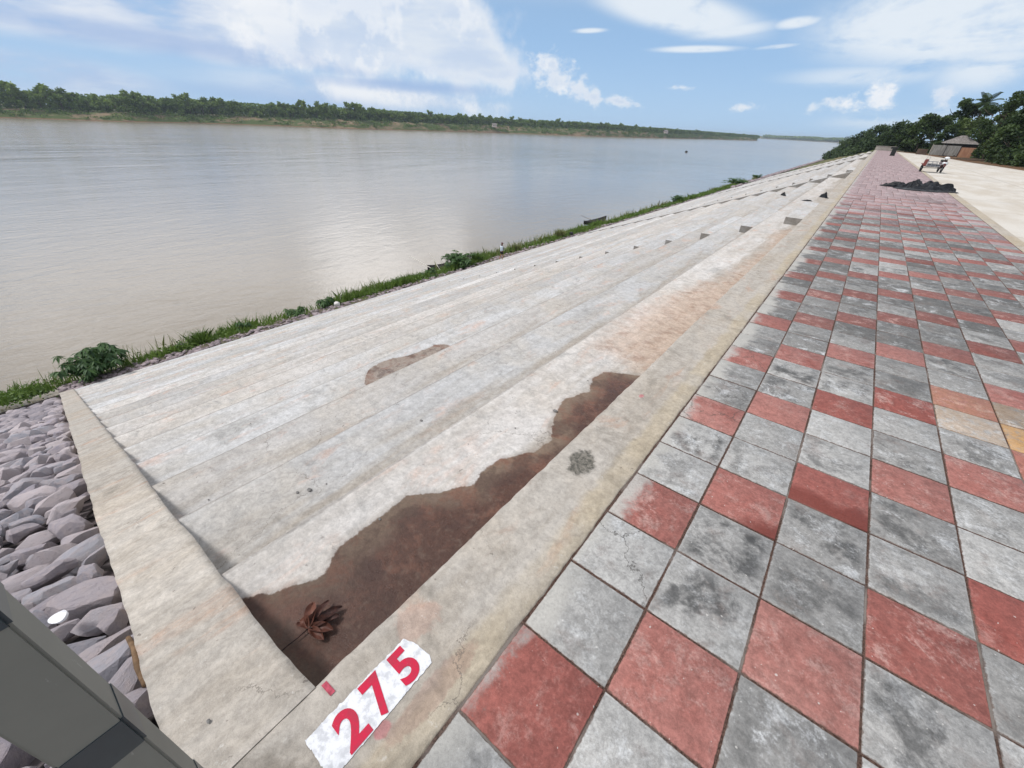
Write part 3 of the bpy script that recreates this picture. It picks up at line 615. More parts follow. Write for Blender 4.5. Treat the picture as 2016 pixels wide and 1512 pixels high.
GZ = -7.74 - 0.1 * s_ - 1.75 * s_ ** 1.6 + (fbm(GX * 1.3, GY * 1.3, 7) - 0.5) * 0.3 * np.clip(s_ * 5, 0, 1)
def foot_fn(t, b, P):
    n1 = t.noise(P, 1.2, 6, 0.7); n2 = t.noise(P, 9.0, 5, 0.7); x, y, z = t.sep(P)
    col = t.mix(t.ramp(n1, 0.45, 0.58), (0.12, 0.10, 0.08), (0.07, 0.085, 0.03))
    col = t.mix(t.ramp(n2, 0.55, 0.7, 0, 0.5), col, (0.24, 0.21, 0.2))
    col = t.mix(t.ramp(t.m('ADD', y, t.m('MULTIPLY', n1, 30.0)), 120, 170), col, t.mix(n2, (0.14, 0.10, 0.11), (0.36, 0.29, 0.30)))
    setp(t, b, col, 0.95, t.bump(n2, 0.7, 0.06), 0.1)
kind(obj('foot_bank', npmesh('foot_bank', np.stack([GX, GY, GZ], -1).reshape(-1, 3), grid_idx(len(xs), len(ys))[:, ::-1]), mat('foot_bank', foot_fn)), 'structure')
def foot_z(x): s = min(max((-21.15 - x) / 4.85, 0), 1); return -7.74 - 0.1 * s - 1.75 * s ** 1.6
# far bank: water edge points, bank height
FB = [(-560, -500, -3.0), (-552, -100, -2.9), (-549, 51, -2.9), (-543, 79, -2.9), (-525, 124, -2.5), (-546, 191, -1.8), (-521, 252, -1.7), (-475, 318, -1.3), (-466, 425, -.7), (-454, 569, .1), (-381, 675, .7), (-347, 917, -.3), (-336, 1224, -1.3), (-276, 1450, -2.4)]
fb = np.array(FB); tt = np.linspace(0, len(fb) - 1, 260); W0 = np.stack([np.interp(tt, range(len(fb)), fb[:, k]) for k in range(3)], 1)
cxy = np.array([0.5, -0.8]); dirs = W0[:, :2] - cxy; dirs /= np.linalg.norm(dirs, axis=1)[:, None]
bks = [(-3, -9.4), (0, -9.0), (3, None), (9, None), (14, None), (20, None), (60, None), (160, None), (900, None), (3500, None)]
rows = []
for bk, z in bks:
    P_ = W0[:, :2] + dirs * bk
    if z is not None: zz = np.full(len(W0), z)
    else:
        f_ = min(1, bk / 17.0); zz = -9 + (W0[:, 2] + 9) * f_ ** 0.75 + (fbm(P_[:, 0] * .08, P_[:, 1] * .08, 3) - .5) * 2.6 * min(1, bk / 8)
    rows.append(np.c_[P_, zz])
V = np.array(rows); kind(obj('far_bank', npmesh('far_bank', V.reshape(-1, 3), grid_idx(V.shape[0], V.shape[1])), M_bank), 'structure')
# ------------------------------------------------------------ foliage generators
def leaf_quads(centers, size, spread_n=None, asp=1.6, droop=0.0, rg=rng, up=0.25):
    """one folded leaf (two tris as a quad) per centre; returns V, F"""
    n = len(centers); d = rg.normal(size=(n, 3)); d[:, 2] = d[:, 2] * 0.6 - droop
    if spread_n is not None: d = d * 0.8 + spread_n * 1.0
    d /= np.linalg.norm(d, axis=1)[:, None]
    s = np.cross(d, rg.normal(size=(n, 3)) + np.array([0, 0, up])); s /= np.linalg.norm(s, axis=1)[:, None] + 1e-9
    sz = (size * rg.uniform(0.6, 1.3, n))[:, None]
    c = np.asarray(centers)
    a = c - d * sz * asp / 2; b = c + s * sz / 2; e = c + d * sz * asp / 2; f = c - s * sz / 2
    V = np.stack([a, b, e, f], 1).reshape(-1, 3); F = np.arange(4 * n).reshape(n, 4); return V, F
def crown_mesh(name, w, h, base, nclump, nleaf, lsize, seed, flat=1.0):
    rg = np.random.default_rng(seed); cs = []; rad = []
    for i in range(nclump):
        th = rg.uniform(0, 2 * math.pi); rr = math.sqrt(rg.random()); zz = rg.random()
        prof = math.sin(math.pi * (0.16 + 0.70 * zz)) ** 0.7
        cs.append((math.cos(th) * rr * w / 2 * prof * .85, math.sin(th) * rr * w / 2 * prof * .85, base + (h - base) * (0.08 + 0.84 * zz)))
        rad.append(w * rg.uniform(0.10, 0.20))
    cs = np.array(cs); rad = np.array(rad); idx = rg.integers(0, nclump, nleaf)
    dn = rg.normal(size=(nleaf, 3)); dn /= np.linalg.norm(dn, axis=1)[:, None]
    rr = rg.random(nleaf) ** 0.35
    P_ = cs[idx] + dn * (rad[idx] * rr)[:, None] * np.array([1, 1, 0.75 * flat])
    P_ += rg.normal(size=P_.shape) * lsize * 0.4
    V, F = leaf_quads(P_, lsize, dn * 0.8, rg=rg)
    clv = rg.random(nclump); lv = np.repeat(np.clip(clv[idx] * 0.6 + rg.random(nleaf) * 0.3 + 0.25 * dn[:, 2] * 0.5 + .05, 0, 1), 4)
    return npmesh(name, V, F, {'lv': lv})
def trunk_bm(h, r, seed, limbs=5, w=3.0):
    rg = random.Random(seed); bm = bmesh.new(); pts = []; x = y = 0
    for k in range(6): pts.append((x, y, h * k / 5 * 0.75)); x += rg.uniform(-.04, .04) * h; y += rg.uniform(-.04, .04) * h
    tube(bm, pts, [r * (1 - .13 * k) for k in range(6)], 7)
    for k in range(limbs):
        a = rg.uniform(0, 6.28); p = Vector(pts[2 + k % 4]); q = p + Vector((math.cos(a) * w * .24, math.sin(a) * w * .24, h * .10)); mid = (p + q) / 2 + Vector((0, 0, -h * .02))
        tube(bm, [p, mid, q], [r * .5, r * .35, r * .15], 6)
    return bm
def make_tree(name, label, cat, w, h, base, seed, ncl, nl, ls, m, trunk_r=0.2, group=None):
    t_ = thing(name, label, cat, group=group)
    obj('trunk', trunk_bm(h, trunk_r, seed, w=w), M_bark, t_, True)
    obj('crown', crown_mesh('crown', w, h, base, ncl, nl, ls, seed), m, t_)
    return t_
def copy_tree(o, parent=None):
    c = o.copy(); C.objects.link(c)
    if parent is not None: c.parent = parent
    for ch in list(o.children): copy_tree(ch, c)
    return c
def scale_to(o, loc, rz, s): o.location = loc; o.rotation_euler = (0, 0, rz); o.scale = s
# far bank trees: individuals in the front row
GF = 'trees along the far river bank'
protos = [make_tree('riverside_tree', 'dark green tree in the wooded line on the far river bank', 'tree', w, h, b0, 100 + k, 16, 900, 0.95, M_leaf_far if k % 3 else M_leaf_far, 0.3, GF)
          for k, (w, h, b0) in enumerate([(11, 14, 1.5), (9, 15, 2), (13, 13, 1), (8, 12, 1), (10, 16, 3), (12, 12, .5)])]
used = [False] * len(protos); nfar = 0
rf = random.Random(11)
s_len = np.concatenate([[0], np.cumsum(np.linalg.norm(np.diff(W0[:, :2], axis=0), axis=1))])
pos = []; s0_ = 380.0
while s0_ < s_len[-1] - 4 and len(pos) < 290:
    x = np.interp(s0_, s_len, W0[:, 0]); y = np.interp(s0_, s_len, W0[:, 1]); zb = np.interp(s0_, s_len, W0[:, 2])
    d_ = np.array([x, y]) - cxy; L = np.linalg.norm(d_); d_ /= L
    bk = rf.uniform(19, 34); pos.append((x + d_[0] * bk, y + d_[1] * bk, zb, L)); 
    s0_ += rf.uniform(3.2, 7.5) * (L / 520) ** 0.9
for (x, y, zb, L) in pos:
    k = rf.randrange(6)
    if used[k]: t_ = copy_tree(protos[k])
    else: t_ = protos[k]; used[k] = True
    hs = np.interp(L, [500, 580, 640, 780, 1000, 1300, 1500], [16.8, 16.2, 13.2, 11.5, 9.5, 9, 7.2]) / 14 * rf.uniform(.78, 1.16)
    scale_to(t_, (x, y, zb - 0.8), rf.uniform(0, 6.28), (rf.uniform(.9, 1.25) * max(hs, .8), rf.uniform(.9, 1.25) * max(hs, .8), hs))
# the wood behind them: one mass
PV, PF, PL = [], [], []; k0 = 0
for j in range(420):
    s0_ = 300 + (s_len[-1] - 300) * j / 420; x = np.interp(s0_, s_len, W0[:, 0]); y = np.interp(s0_, s_len, W0[:, 1]); zb = np.interp(s0_, s_len, W0[:, 2])
    d_ = np.array([x, y]) - cxy; L = np.linalg.norm(d_); d_ /= L; bk = rf.uniform(38, 80)
    hh = np.interp(L, [500, 580, 640, 780, 1000, 1300, 1500], [15, 14, 12, 10, 8.5, 8, 6.5]) * rf.uniform(.8, 1.05); n_ = 260
    P_ = np.clip(rng.normal(size=(n_, 3)), -1.55, 1.45) * np.array([4.5, 4.5, hh * .27]) + np.array([x + d_[0] * bk, y + d_[1] * bk, zb + hh * .5])
    V, F_ = leaf_quads(P_, 1.6); PV.append(V); PF.append(F_ + k0); k0 += len(V); PL.append(np.repeat(rng.random(n_) * .7, 4))
kind(obj('far_wood', npmesh('far_wood', np.concatenate(PV), np.concatenate(PF), {'lv': np.concatenate(PL)}), M_leaf_far), 'stuff')
# low scrub on the far bank
PV, PF, PL = [], [], []; k0 = 0
for j in range(1500):
    s0_ = 330 + (s_len[-1] - 330) * rf.random() ** 1.1; x = np.interp(s0_, s_len, W0[:, 0]); y = np.interp(s0_, s_len, W0[:, 1]); zb = np.interp(s0_, s_len, W0[:, 2])
    d_ = np.array([x, y]) - cxy; d_ /= np.linalg.norm(d_); bk = rf.uniform(2, 22)
    if vnoise(s0_ * 0.03, bk * 0.1, 9) < 0.22: continue
    z_ = -9 + (zb + 9) * min(1, bk / 17) ** .75; n_ = 26; sc = rf.uniform(.6, 1.5)
    P_ = rng.normal(size=(n_, 3)) * np.array([1.6, 1.6, .45]) * sc + np.array([x + d_[0] * bk, y + d_[1] * bk, z_ + .5])
    V, F_ = leaf_quads(P_, .8); PV.append(V); PF.append(F_ + k0); k0 += len(V); PL.append(np.repeat(rng.random(n_) * .9, 4))
kind(obj('far_bank_scrub', npmesh('far_bank_scrub', np.concatenate(PV), np.concatenate(PF), {'lv': np.concatenate(PL)}), M_leaf_far), 'stuff')
# the distant shore beyond the bend
P0, P1 = np.array([-279, 1536.]) * 1.9, np.array([-40, 1285.]) * 1.9
far = []
PV, PF, PL = [], [], []; k0 = 0
for j in range(260):
    f_ = rf.random(); c_ = P0 * (1 - f_) + P1 * f_ ; c_ = c_ + np.array([0.15, 1.0]) * rf.uniform(20, 60)
    hh = (13 + 7.0 * vnoise(f_ * 9, 0, 4)); n_ = 90
    P_ = rng.normal(size=(n_, 3)) * np.array([9, 9, 2.2]) + np.array([c_[0], c_[1], -9 + hh * .62])
    V, F_ = leaf_quads(P_, 5.0); PV.append(V); PF.append(F_ + k0); k0 += len(V); PL.append(np.repeat(rng.random(n_) * .9, 4))
kind(obj('distant_shore_wood', npmesh('distant_shore_wood', np.concatenate(PV), np.concatenate(PF), {'lv': np.concatenate(PL)}), M_leaf_far), 'stuff')
g = []
for f_ in np.linspace(-.3, 1.6, 40):
    c_ = P0 * (1 - f_) + P1 * f_
    for bk, z in ((0, -9.3), (6, -8.2), (18, -5.0), (40, -2.0), (70, 1.5), (3000, 3.0)): g.append((c_[0] + .15 * bk, c_[1] + bk, z + (vnoise(f_ * 30, bk, 2) - .5) * (1.5 if bk > 5 else 0)))
kind(obj('distant_shore', npmesh('distant_shore', g, grid_idx(40, 6)), M_bank), 'structure')
# ------------------------------------------------------------ trees behind the road
GR = 'trees behind the sandy road'
def rt_tree(label, w, h, base, seed, loc, ncl=22, nl=5200, ls=.22, m=None, cat='tree', name='roadside_tree'):
    t_ = make_tree(name, label, cat, w, h, base, seed, ncl, nl, ls, m or M_leaf, .16); t_.location = loc; return t_
TR = [ # x, y, w, h, material, label
 (15.0, 72, 6, 6.6, 0, 'dark tree cut by the right edge nearest the camera'),
 (13.6, 84, 5.5, 6.4, 0, 'dark bushy tree at the right edge behind the sandy road'),
 (13.8, 92, 4.4, 4.8, 1, 'low light green bushy tree at the right edge'),
 (13.9, 103, 6.5, 9.6, 0, 'tallest dark tree rising at the right edge'),
 (15.2, 108, 5.0, 7.2, 1, 'lighter green tree under the tallest tree at the right edge'),
 (14.6, 122, 6.5, 9.0, 0, 'dark spreading tree between the palm and the tallest tree'),
 (15.3, 114, 3.6, 3.2, 0, 'dark bush hiding the right end of the orange fence sheet'),
 (13.2, 131, 6, 7.0, 1, 'light green bushy tree directly behind the shack'),
 (10.4, 129, 5.5, 5.6, 0, 'dark low tree behind the left part of the zinc fence'),
 (11.2, 141, 6, 10.0, 0, 'airy tree with open crown left of the palm'),
 (9.0, 139, 6.5, 8.2, 0, 'dark tree standing left of the airy crowned tree'),
 (6.8, 140, 6, 7.2, 0, 'broad dark tree behind the bend of the road'),
 (5.4, 146, 6, 6.6, 0, 'dark tree behind the board at the walkway end'),
 (3.6, 156, 7, 6.3, 0, 'dark tree behind the low wall closing the walkway'),
 (2.2, 168, 8, 6.6, 0, 'dark wide tree past the walkway end'),
 (-1.2, 188, 8, 6.4, 0, 'dark tree just left of the walkway end'),
 (-4.6, 212, 9, 6.6, 0, 'dark tree on the bank left of the walkway end'),
 (-8.6, 240, 9, 6.2, 0, 'sloping dark tree on the bank crest'),
 (-12.6, 268, 9, 6.0, 0, 'small dark tree halfway down the river bank'),
 (-17.0, 300, 9, 5.4, 1, 'lowest green tree at the river edge'),
]
for k, (x, y, w, h, mi, lb) in enumerate(TR):
    zb = 0.0 if x > 0 else max((x + .4) * m_ , -8.4)
    airy = 'airy' in lb
    rt_tree(lb, w, h, h * .12 if not airy else h * .5, 300 + k, (x, y, zb - .1), 12 if airy else 22, 2600 if airy else int(5200 * (1 if y < 130 else .55)), .22 if y < 130 else .34, (M_leaf, M_leaf_y)[mi])
# undergrowth mass closing the gaps
PV, PF, PL = [], [], []; k0 = 0
for j in range(330):
    f_ = rf.random(); x = np.interp(f_, [0, .2, .4, .6, .8, 1], [15.5, 12.6, 15.6, 7.5, -2, -19]); y = np.interp(f_, [0, .2, .4, .6, .8, 1], [60, 88, 122, 137, 190, 318])
    y += rf.uniform(0, 8); x += rf.uniform(.4, 3.2) if x > 0 else rf.uniform(-3, 2)
    zb = 0.0 if x > 0 else max((x + .4) * m_, -8.5); hh = rf.uniform(.8, 2.4); n_ = 230
    if 7 < x < 14.8 and 92 < y < 125: continue
    P_ = np.clip(rng.normal(size=(n_, 3)), -1.7, 1.6) * np.array([.8, .8, hh * .3]) * (1 if y < 180 else 2) + np.array([x, y, zb + hh * .5])
    V, F_ = leaf_quads(P_, .24 if y < 180 else .5); PV.append(V); PF.append(F_ + k0); k0 += len(V); PL.append(np.repeat(rng.random(n_) * .8, 4))
kind(obj('roadside_undergrowth', npmesh('roadside_undergrowth', np.concatenate(PV), np.concatenate(PF), {'lv': np.concatenate(PL)}), M_leaf), 'stuff')
# palm
pt = thing('palm_tree', 'palm with a feathery crown rising above the roadside trees', 'palm tree', (14.2, 140, 0)); pt.scale = (1.3, 1.3, 1.34)
bm = bmesh.new(); tube(bm, [(0, 0, 0), (.1, 0, 2.5), (.15, .1, 5), (.1, .1, 6.9)], [.2, .17, .14, .12], 8); obj('trunk', bm, M_bark, pt, True)
for k in range(22):
    a = k * 2.4; el = R(70 - (k % 6) * 20); L = 1.9; PV2 = []; PF2 = []
    p = Vector((.1, .1, 6.9)); d = Vector((math.cos(a) * math.cos(el), math.sin(a) * math.cos(el), math.sin(el)))
    side = d.cross(Vector((0, 0, 1))).normalized(); prevp = p
    for s in range(14):
        q = prevp + d * (L / 14); d = (d + Vector((0, 0, -.085))).normalized()
        wl = .55 * math.sin(math.pi * (s + 1) / 15.5) + .1
        for sg in (-1, 1):
            b0 = len(PV2); tip = q + side * sg * wl + d * .25 + Vector((0, 0, -.18))
            PV2 += [tuple(q - d * .05), tuple(q + d * .05), tuple(tip + d * .05), tuple(tip - d * .05)]; PF2.append((b0, b0 + 1, b0 + 2, b0 + 3))
        b0 = len(PV2); PV2 += [tuple(prevp - side * .02), tuple(prevp + side * .02), tuple(q + side * .015), tuple(q - side * .015)]; PF2.append((b0, b0 + 1, b0 + 2, b0 + 3))
        prevp = q
    obj('frond', npmesh('frond', PV2, PF2, {'lv': np.full(len(PV2), random.uniform(.2, .6))}), M_leaf, pt)

# ------------------------------------------------------------ riprap stones left of the edge beam
def rock_mesh(seed, sx, sy, sz, sub=3):
    rg = random.Random(seed); bm = bmesh.new(); bmesh.ops.create_icosphere(bm, subdivisions=sub, radius=1.0)
    planes = []
    for k in range(13):
        n_ = Vector((rg.gauss(0, 1), rg.gauss(0, 1), rg.gauss(0, 1))).normalized(); planes.append((n_, rg.uniform(.48, .82)))
    planes.append((Vector((rg.uniform(-.2, .2), rg.uniform(-.2, .2), 1)).normalized(), rg.uniform(.45, .6)))
    ox = rg.uniform(0, 50)
    for v in bm.verts:
        p = v.co.copy()
        for n_, d in planes:
            e = p.dot(n_) - d
            if e > 0: p -= n_ * e * .96
        k = float(fbm(p.x * 2.2 + ox, p.y * 2.2 + p.z * 1.7 + ox, seed, 4)) - .5
        p *= 1 + k * .26
        v.co = Vector((p.x * sx, p.y * sy, p.z * sz))
    me = bpy.data.meshes.new('rock'); bm.to_mesh(me); bm.free(); me.materials.append(M_rock)
    me.polygons.foreach_set('use_smooth', [True] * len(me.polygons))
    try: me.set_sharp_from_angle(angle=R(16))
    except Exception: pass
    return me
rocks = [rock_mesh(500 + k, 1.0, random.uniform(.62, .9), random.uniform(.5, .75)) for k in range(16)]
rs_ = random.Random(21); spots = []
def place_row(n_try, rmin, rmax, x0, x1, yfun):
    for _ in range(n_try):
        x = x0 + (x1 - x0) * rs_.random() ** 1.5; ya, yb = yfun(x); y = rs_.uniform(ya, yb); r = rs_.uniform(rmin, rmax)
        if y + r * .8 > -1.10: continue
        if all((x - a) ** 2 + (y - b_) ** 2 > (.80 * (r + c)) ** 2 for a, b_, c in spots): spots.append((x, y, r))
yf = lambda x: (-1.95 - min(-x, 14) * .13, -1.2)
place_row(1500, .17, .22, -.75, -21.3, yf); place_row(3500, .11, .16, -.62, -21.3, yf); place_row(4000, .08, .12, -.6, -12.0, yf)
spots.sort(key=lambda q: -q[0]); GS = 'riprap stones beside the edge beam'
first = {}
for n_, (x, y, r) in enumerate(spots[:296]):
    k = rs_.randrange(len(rocks)); o = bpy.data.objects.new('riprap_stone', rocks[k]); C.objects.link(o)
    tag(o, 'purplish grey angular riprap stone packed on the slope beside the concrete edge beam', 'stone', GS)
    z = (x - NX0) * m_ - .17 + rs_.uniform(-.06, .05)
    q = r * 1.0; Rm = Matrix.Rotation(-.35, 3, 'Y') @ Matrix.Rotation(1.57 + rs_.gauss(0, .5) + (3.14 if rs_.random() < .5 else 0), 3, 'Z') @ Matrix.Rotation(rs_.uniform(-.3, .3), 3, 'X') @ Matrix.Rotation(rs_.uniform(-.22, .22), 3, 'Y')
    o.location = (x, y, z); o.rotation_euler = Rm.to_euler(); o.scale = (q * rs_.uniform(1.0, 1.55), q, q * rs_.uniform(1.2, 1.7))
def scatter_rocks(name, pts, subdiv=1, seed=3, m=None):
    """many small stones nobody could count, one object"""
    rg = np.random.default_rng(seed); protos_ = []
    for k in range(8):
        bm = bmesh.new(); bmesh.ops.create_icosphere(bm, subdivisions=subdiv, radius=1.0)
        P_ = np.array([v.co[:] for v in bm.verts]); F_ = np.array([[v.index for v in f.verts] for f in bm.faces]); bm.free()
        for _ in range(7):
            n_ = rg.normal(size=3); n_ /= np.linalg.norm(n_); e = np.maximum(P_ @ n_ - rg.uniform(.5, .8), 0); P_ = P_ - e[:, None] * n_
        protos_.append((P_ * rg.uniform(.9, 1.1, P_.shape), F_))
    V = []; F_all = []; k0 = 0
    for (x, y, z, r) in pts:
        P_, F_ = protos_[rg.integers(8)]; a = rg.uniform(0, 6.28); c_, s_ = math.cos(a), math.sin(a)
        Q = P_ * np.array([r * rg.uniform(1, 1.5), r, r * rg.uniform(.5, .8)]); Q = np.c_[Q[:, 0] * c_ - Q[:, 1] * s_, Q[:, 0] * s_ + Q[:, 1] * c_, Q[:, 2]] + (x, y, z)
        V.append(Q); F_all.append(F_ + k0); k0 += len(Q)
    return kind(obj(name, npmesh(name, np.concatenate(V), np.concatenate(F_all)), m or M_rock), 'stuff')
pts = [(x, y, (x - NX0) * m_ - .2, r) for x, y, r in spots[296:]]
for _ in range(1500):
    x = -0.7 - 20.6 * rs_.random(); y = rs_.uniform(-9, yf(x)[0] + .1); pts.append((x, y, (x - NX0) * m_ - .2, rs_.uniform(.16, .27)))
def rubble2_fn(t, b, P):
    v = t.add('ShaderNodeTexVoronoi'); t.put(v.inputs['Vector'], P); v.inputs['Scale'].default_value = 2.6; n = t.noise(P, 30, 6, .75)
    c = t.mix(t.sep(v.outputs['Color'])[0], (0.20, 0.185, 0.21), (0.38, 0.335, 0.35)); c = t.mix(t.ramp(n, .5, .7, 0, .6), c, (.16, .145, .165)); setp(t, b, c, .9, t.bump(n, .7, .02), .2)
scatter_rocks('riprap_stones', pts, 2, 5, mat('riprap_stone_mix', rubble2_fn))
def rubble_fn(t, b, P):
    v = t.add('ShaderNodeTexVoronoi'); t.put(v.inputs['Vector'], P); v.inputs['Scale'].default_value = 4.0
    c = t.mix(t.sep(v.outputs['Color'])[0], (0.12, 0.10, 0.105), (0.36, 0.30, 0.315)); setp(t, b, c, .9, None, .2)
M_rubble = mat('rubble', rubble_fn)
pts = []
for _ in range(2600):
    y = -1 + 151 * rs_.random() ** 1.4; x = -21.25 - rs_.random() ** 1.3 * (1.5 if y < 120 else 3.2); pts.append((x, y, foot_z(x) + .02, rs_.uniform(.05, .16) if y < 120 else rs_.uniform(.12, .3)))
for _ in range(1500):
    y = 105 + 250 * rs_.random() ** 1.2; d_ = rs_.random() * min(1, (y - 95) / 40) * 3.8; pts.append((-21.2 - d_, y, -7.62 - .30 * d_ - .05 * rs_.random(), rs_.uniform(.25, .55)))
scatter_rocks('foot_rubble', pts, 1, 6, M_rubble)
# ------------------------------------------------------------ foreground: post, stick, dish
def post_fn(t, b, P):
    n1 = t.noise(P, 5.0, 5, .6); n2 = t.noise(t.v('MULTIPLY', P, (1, 1, .3)), 45.0, 5, .75)
    col = t.mix(n1, (0.135, 0.14, 0.125), (0.19, 0.195, 0.17)); col = t.mix(t.ramp(n2, .66, .72, 0, .5), col, (.32, .33, .31))
    setp(t, b, col, .5, t.bump(n1, .2, .002), .4)
M_post = mat('grey_green_paint', post_fn); M_band = simple('dark_teal_band', (0.028, 0.042, 0.05), .35, .2, 6, .5)
post = thing('barrier_post', 'grey green square post with dark bands beside the riprap stones', 'post', (-.3875, -1.075, 0))
def bevbox(x0, x1, y0, y1, z0, z1, bv=.01, seg=3):
    bm = bmesh.new(); box(bm, x0, x1, y0, y1, z0, z1); bmesh.ops.bevel(bm, geom=bm.edges[:], offset=bv, segments=seg, affect='EDGES'); return bm
hw = .0525
obj('shaft', bevbox(-hw, hw, -hw, hw, -.3, 1.30, .005, 2), M_post, post)
for za, zb in ((.628, .750), (1.116, 1.24), (.14, .262)): obj('dark_band', bevbox(-hw - .0022, hw + .0022, -hw - .0022, hw + .0022, za, zb, .006, 2), M_band, post)
obj('cap', bevbox(-hw - .008, hw + .008, -hw - .008, hw + .008, 1.295, 1.33, .01), M_post, post, True)
bm = bmesh.new(); tube(bm, [(-1.68, -1.145, -.50), (-1.55, -1.135, -.455), (-1.38, -1.14, -.385), (-1.22, -1.13, -.32)], [.011, .014, .014, .0135], 10)
M_stick = simple('peeled_branch', (0.15, 0.095, 0.055), .8, .3, 25, .2)
tag(obj('broken_branch', bm, M_stick, smooth=True), 'short brown broken branch wedged between stones and the edge beam', 'branch')
# squashed white foam dish
bm = bmesh.new(); rings = []
for r_, z_ in ((.0, .0), (.055, 0), (.078, .012), (.085, .028), (.090, .028), (.080, .006)):
    ring = []
    for k in range(20):
        a = 6.2832 * k / 20; q = 1 + .08 * math.sin(3 * a); ring.append(bm.verts.new((r_ * math.cos(a) * 1.15 * q, r_ * math.sin(a) * .8 * q, z_ + (.01 * math.sin(2 * a) if r_ > .06 else 0))))
    rings.append(ring)
for a, b_ in zip(rings, rings[1:]):
    for k in range(20): bm.faces.new((a[k], a[(k + 1) % 20], b_[(k + 1) % 20], b_[k]))
bmesh.ops.remove_doubles(bm, verts=bm.verts, dist=1e-5)
o = obj('foam_dish', bm, M_white, smooth=True, loc=(-2.33, -1.385, -.735)); o.rotation_euler = (.25, -.45, .5); o.scale = (.85, .5, .8); tag(o, 'crushed white foam dish lying among the stones', 'dish')
# ------------------------------------------------------------ painted number on the kerb
def paint_fn(t, b, P):
    n = t.noise(P, 26, 6, .7); n3 = t.noise(P, 150, 4, .7)
    col = t.mix(t.ramp(n, .45, .62), (0.66, 0.67, 0.70), (0.48, 0.49, 0.52)); col = t.mix(t.ramp(n3, .62, .7, 0, .5), col, (.35, .34, .34))
    setp(t, b, col, .8, t.bump(n3, .4, .002), .3)
M_patch = mat('white_number_paint', paint_fn)
def red_fn(t, b, P):
    n = t.noise(P, 30, 6, .7); col = t.mix(t.ramp(n, .35, .65), (0.50, 0.008, 0.045), (0.38, 0.02, 0.05)); n3 = t.noise(P, 200, 3, .7)
    col = t.mix(t.ramp(n3, .66, .72, 0, .5), col, (.6, .35, .38)); setp(t, b, col, .7, None, .3)
M_red = mat('red_number_paint', red_fn)
num = thing('painted_number', 'red number 275 stencilled on a white painted patch on the kerb', 'painted number', (0, 0, 0))
outl = [(-.345, -.781), (-.344, -.371), (-.30, -.352), (-.215, -.345), (-.187, -.359), (-.181, -.759), (-.20, -.80), (-.345, -.80)]
pv = []
for (ax, ay), (bx, by) in zip(outl, outl[1:] + outl[:1]):
    L = math.hypot(bx - ax, by - ay); n_ = max(2, int(L / .006))
    for k in range(n_):
        f_ = k / n_; x, y = ax + (bx - ax) * f_, ay + (by - ay) * f_; j = (float(fbm(x * 90, y * 90, 4)) - .5) * .010
        pv.append((x + j, y - j * .7, .0032))
bm = bmesh.new(); f_ = bm.faces.new([bm.verts.new(p) for p in pv]); bmesh.ops.triangulate(bm, faces=[f_]); bmesh.ops.recalc_face_normals(bm, faces=bm.faces)
if sum(f.normal.z for f in bm.faces) < 0: bmesh.ops.reverse_faces(bm, faces=bm.faces[:])
obj('white_patch', bm, M_patch, num)
def digit(ch, ybase0, y1, xtop, xbot):
    cu = bpy.data.curves.new('t', 'FONT'); cu.body = ch; cu.size = 1; cu.offset = .035; cu.resolution_u = 6
    tmp = bpy.data.objects.new('t', cu); C.objects.link(tmp); dg = bpy.context.evaluated_depsgraph_get(); me = bpy.data.meshes.new_from_object(tmp.evaluated_get(dg))
    bpy.data.objects.remove(tmp); co = np.array([v.co[:] for v in me.vertices]); lo, hi = co.min(0), co.max(0)
    for v in me.vertices:
        u, w = (v.co.x - lo[0]) / (hi[0] - lo[0]), (v.co.y - lo[1]) / (hi[1] - lo[1])
        v.co = (xbot + (xtop - xbot) * w, ybase0 + (y1 - ybase0) * u, .0052)
    me.update(); o = obj('digit', me, M_red, num)
    if me.polygons and me.polygons[0].normal.z < 0: me.flip_normals()
digit('2', -.722, -.634, -.325, -.186); digit('7', -.597, -.516, -.338, -.186); digit('5', -.476, -.392, -.334, -.193)
bm = bmesh.new(); q = [(-.452, -.676), (-.452, -.655), (-.395, -.652), (-.395, -.673)]; bm.faces.new([bm.verts.new((x, y, .0045)) for x, y in q][::-1]); bmesh.ops.recalc_face_normals(bm, faces=bm.faces)
tag(obj('painted_dash', bm, simple('faded_red_paint', (.36, .06, .09), .8, .3, 60)), 'short faded red paint dash at the kerb edge beside the number', 'paint mark')
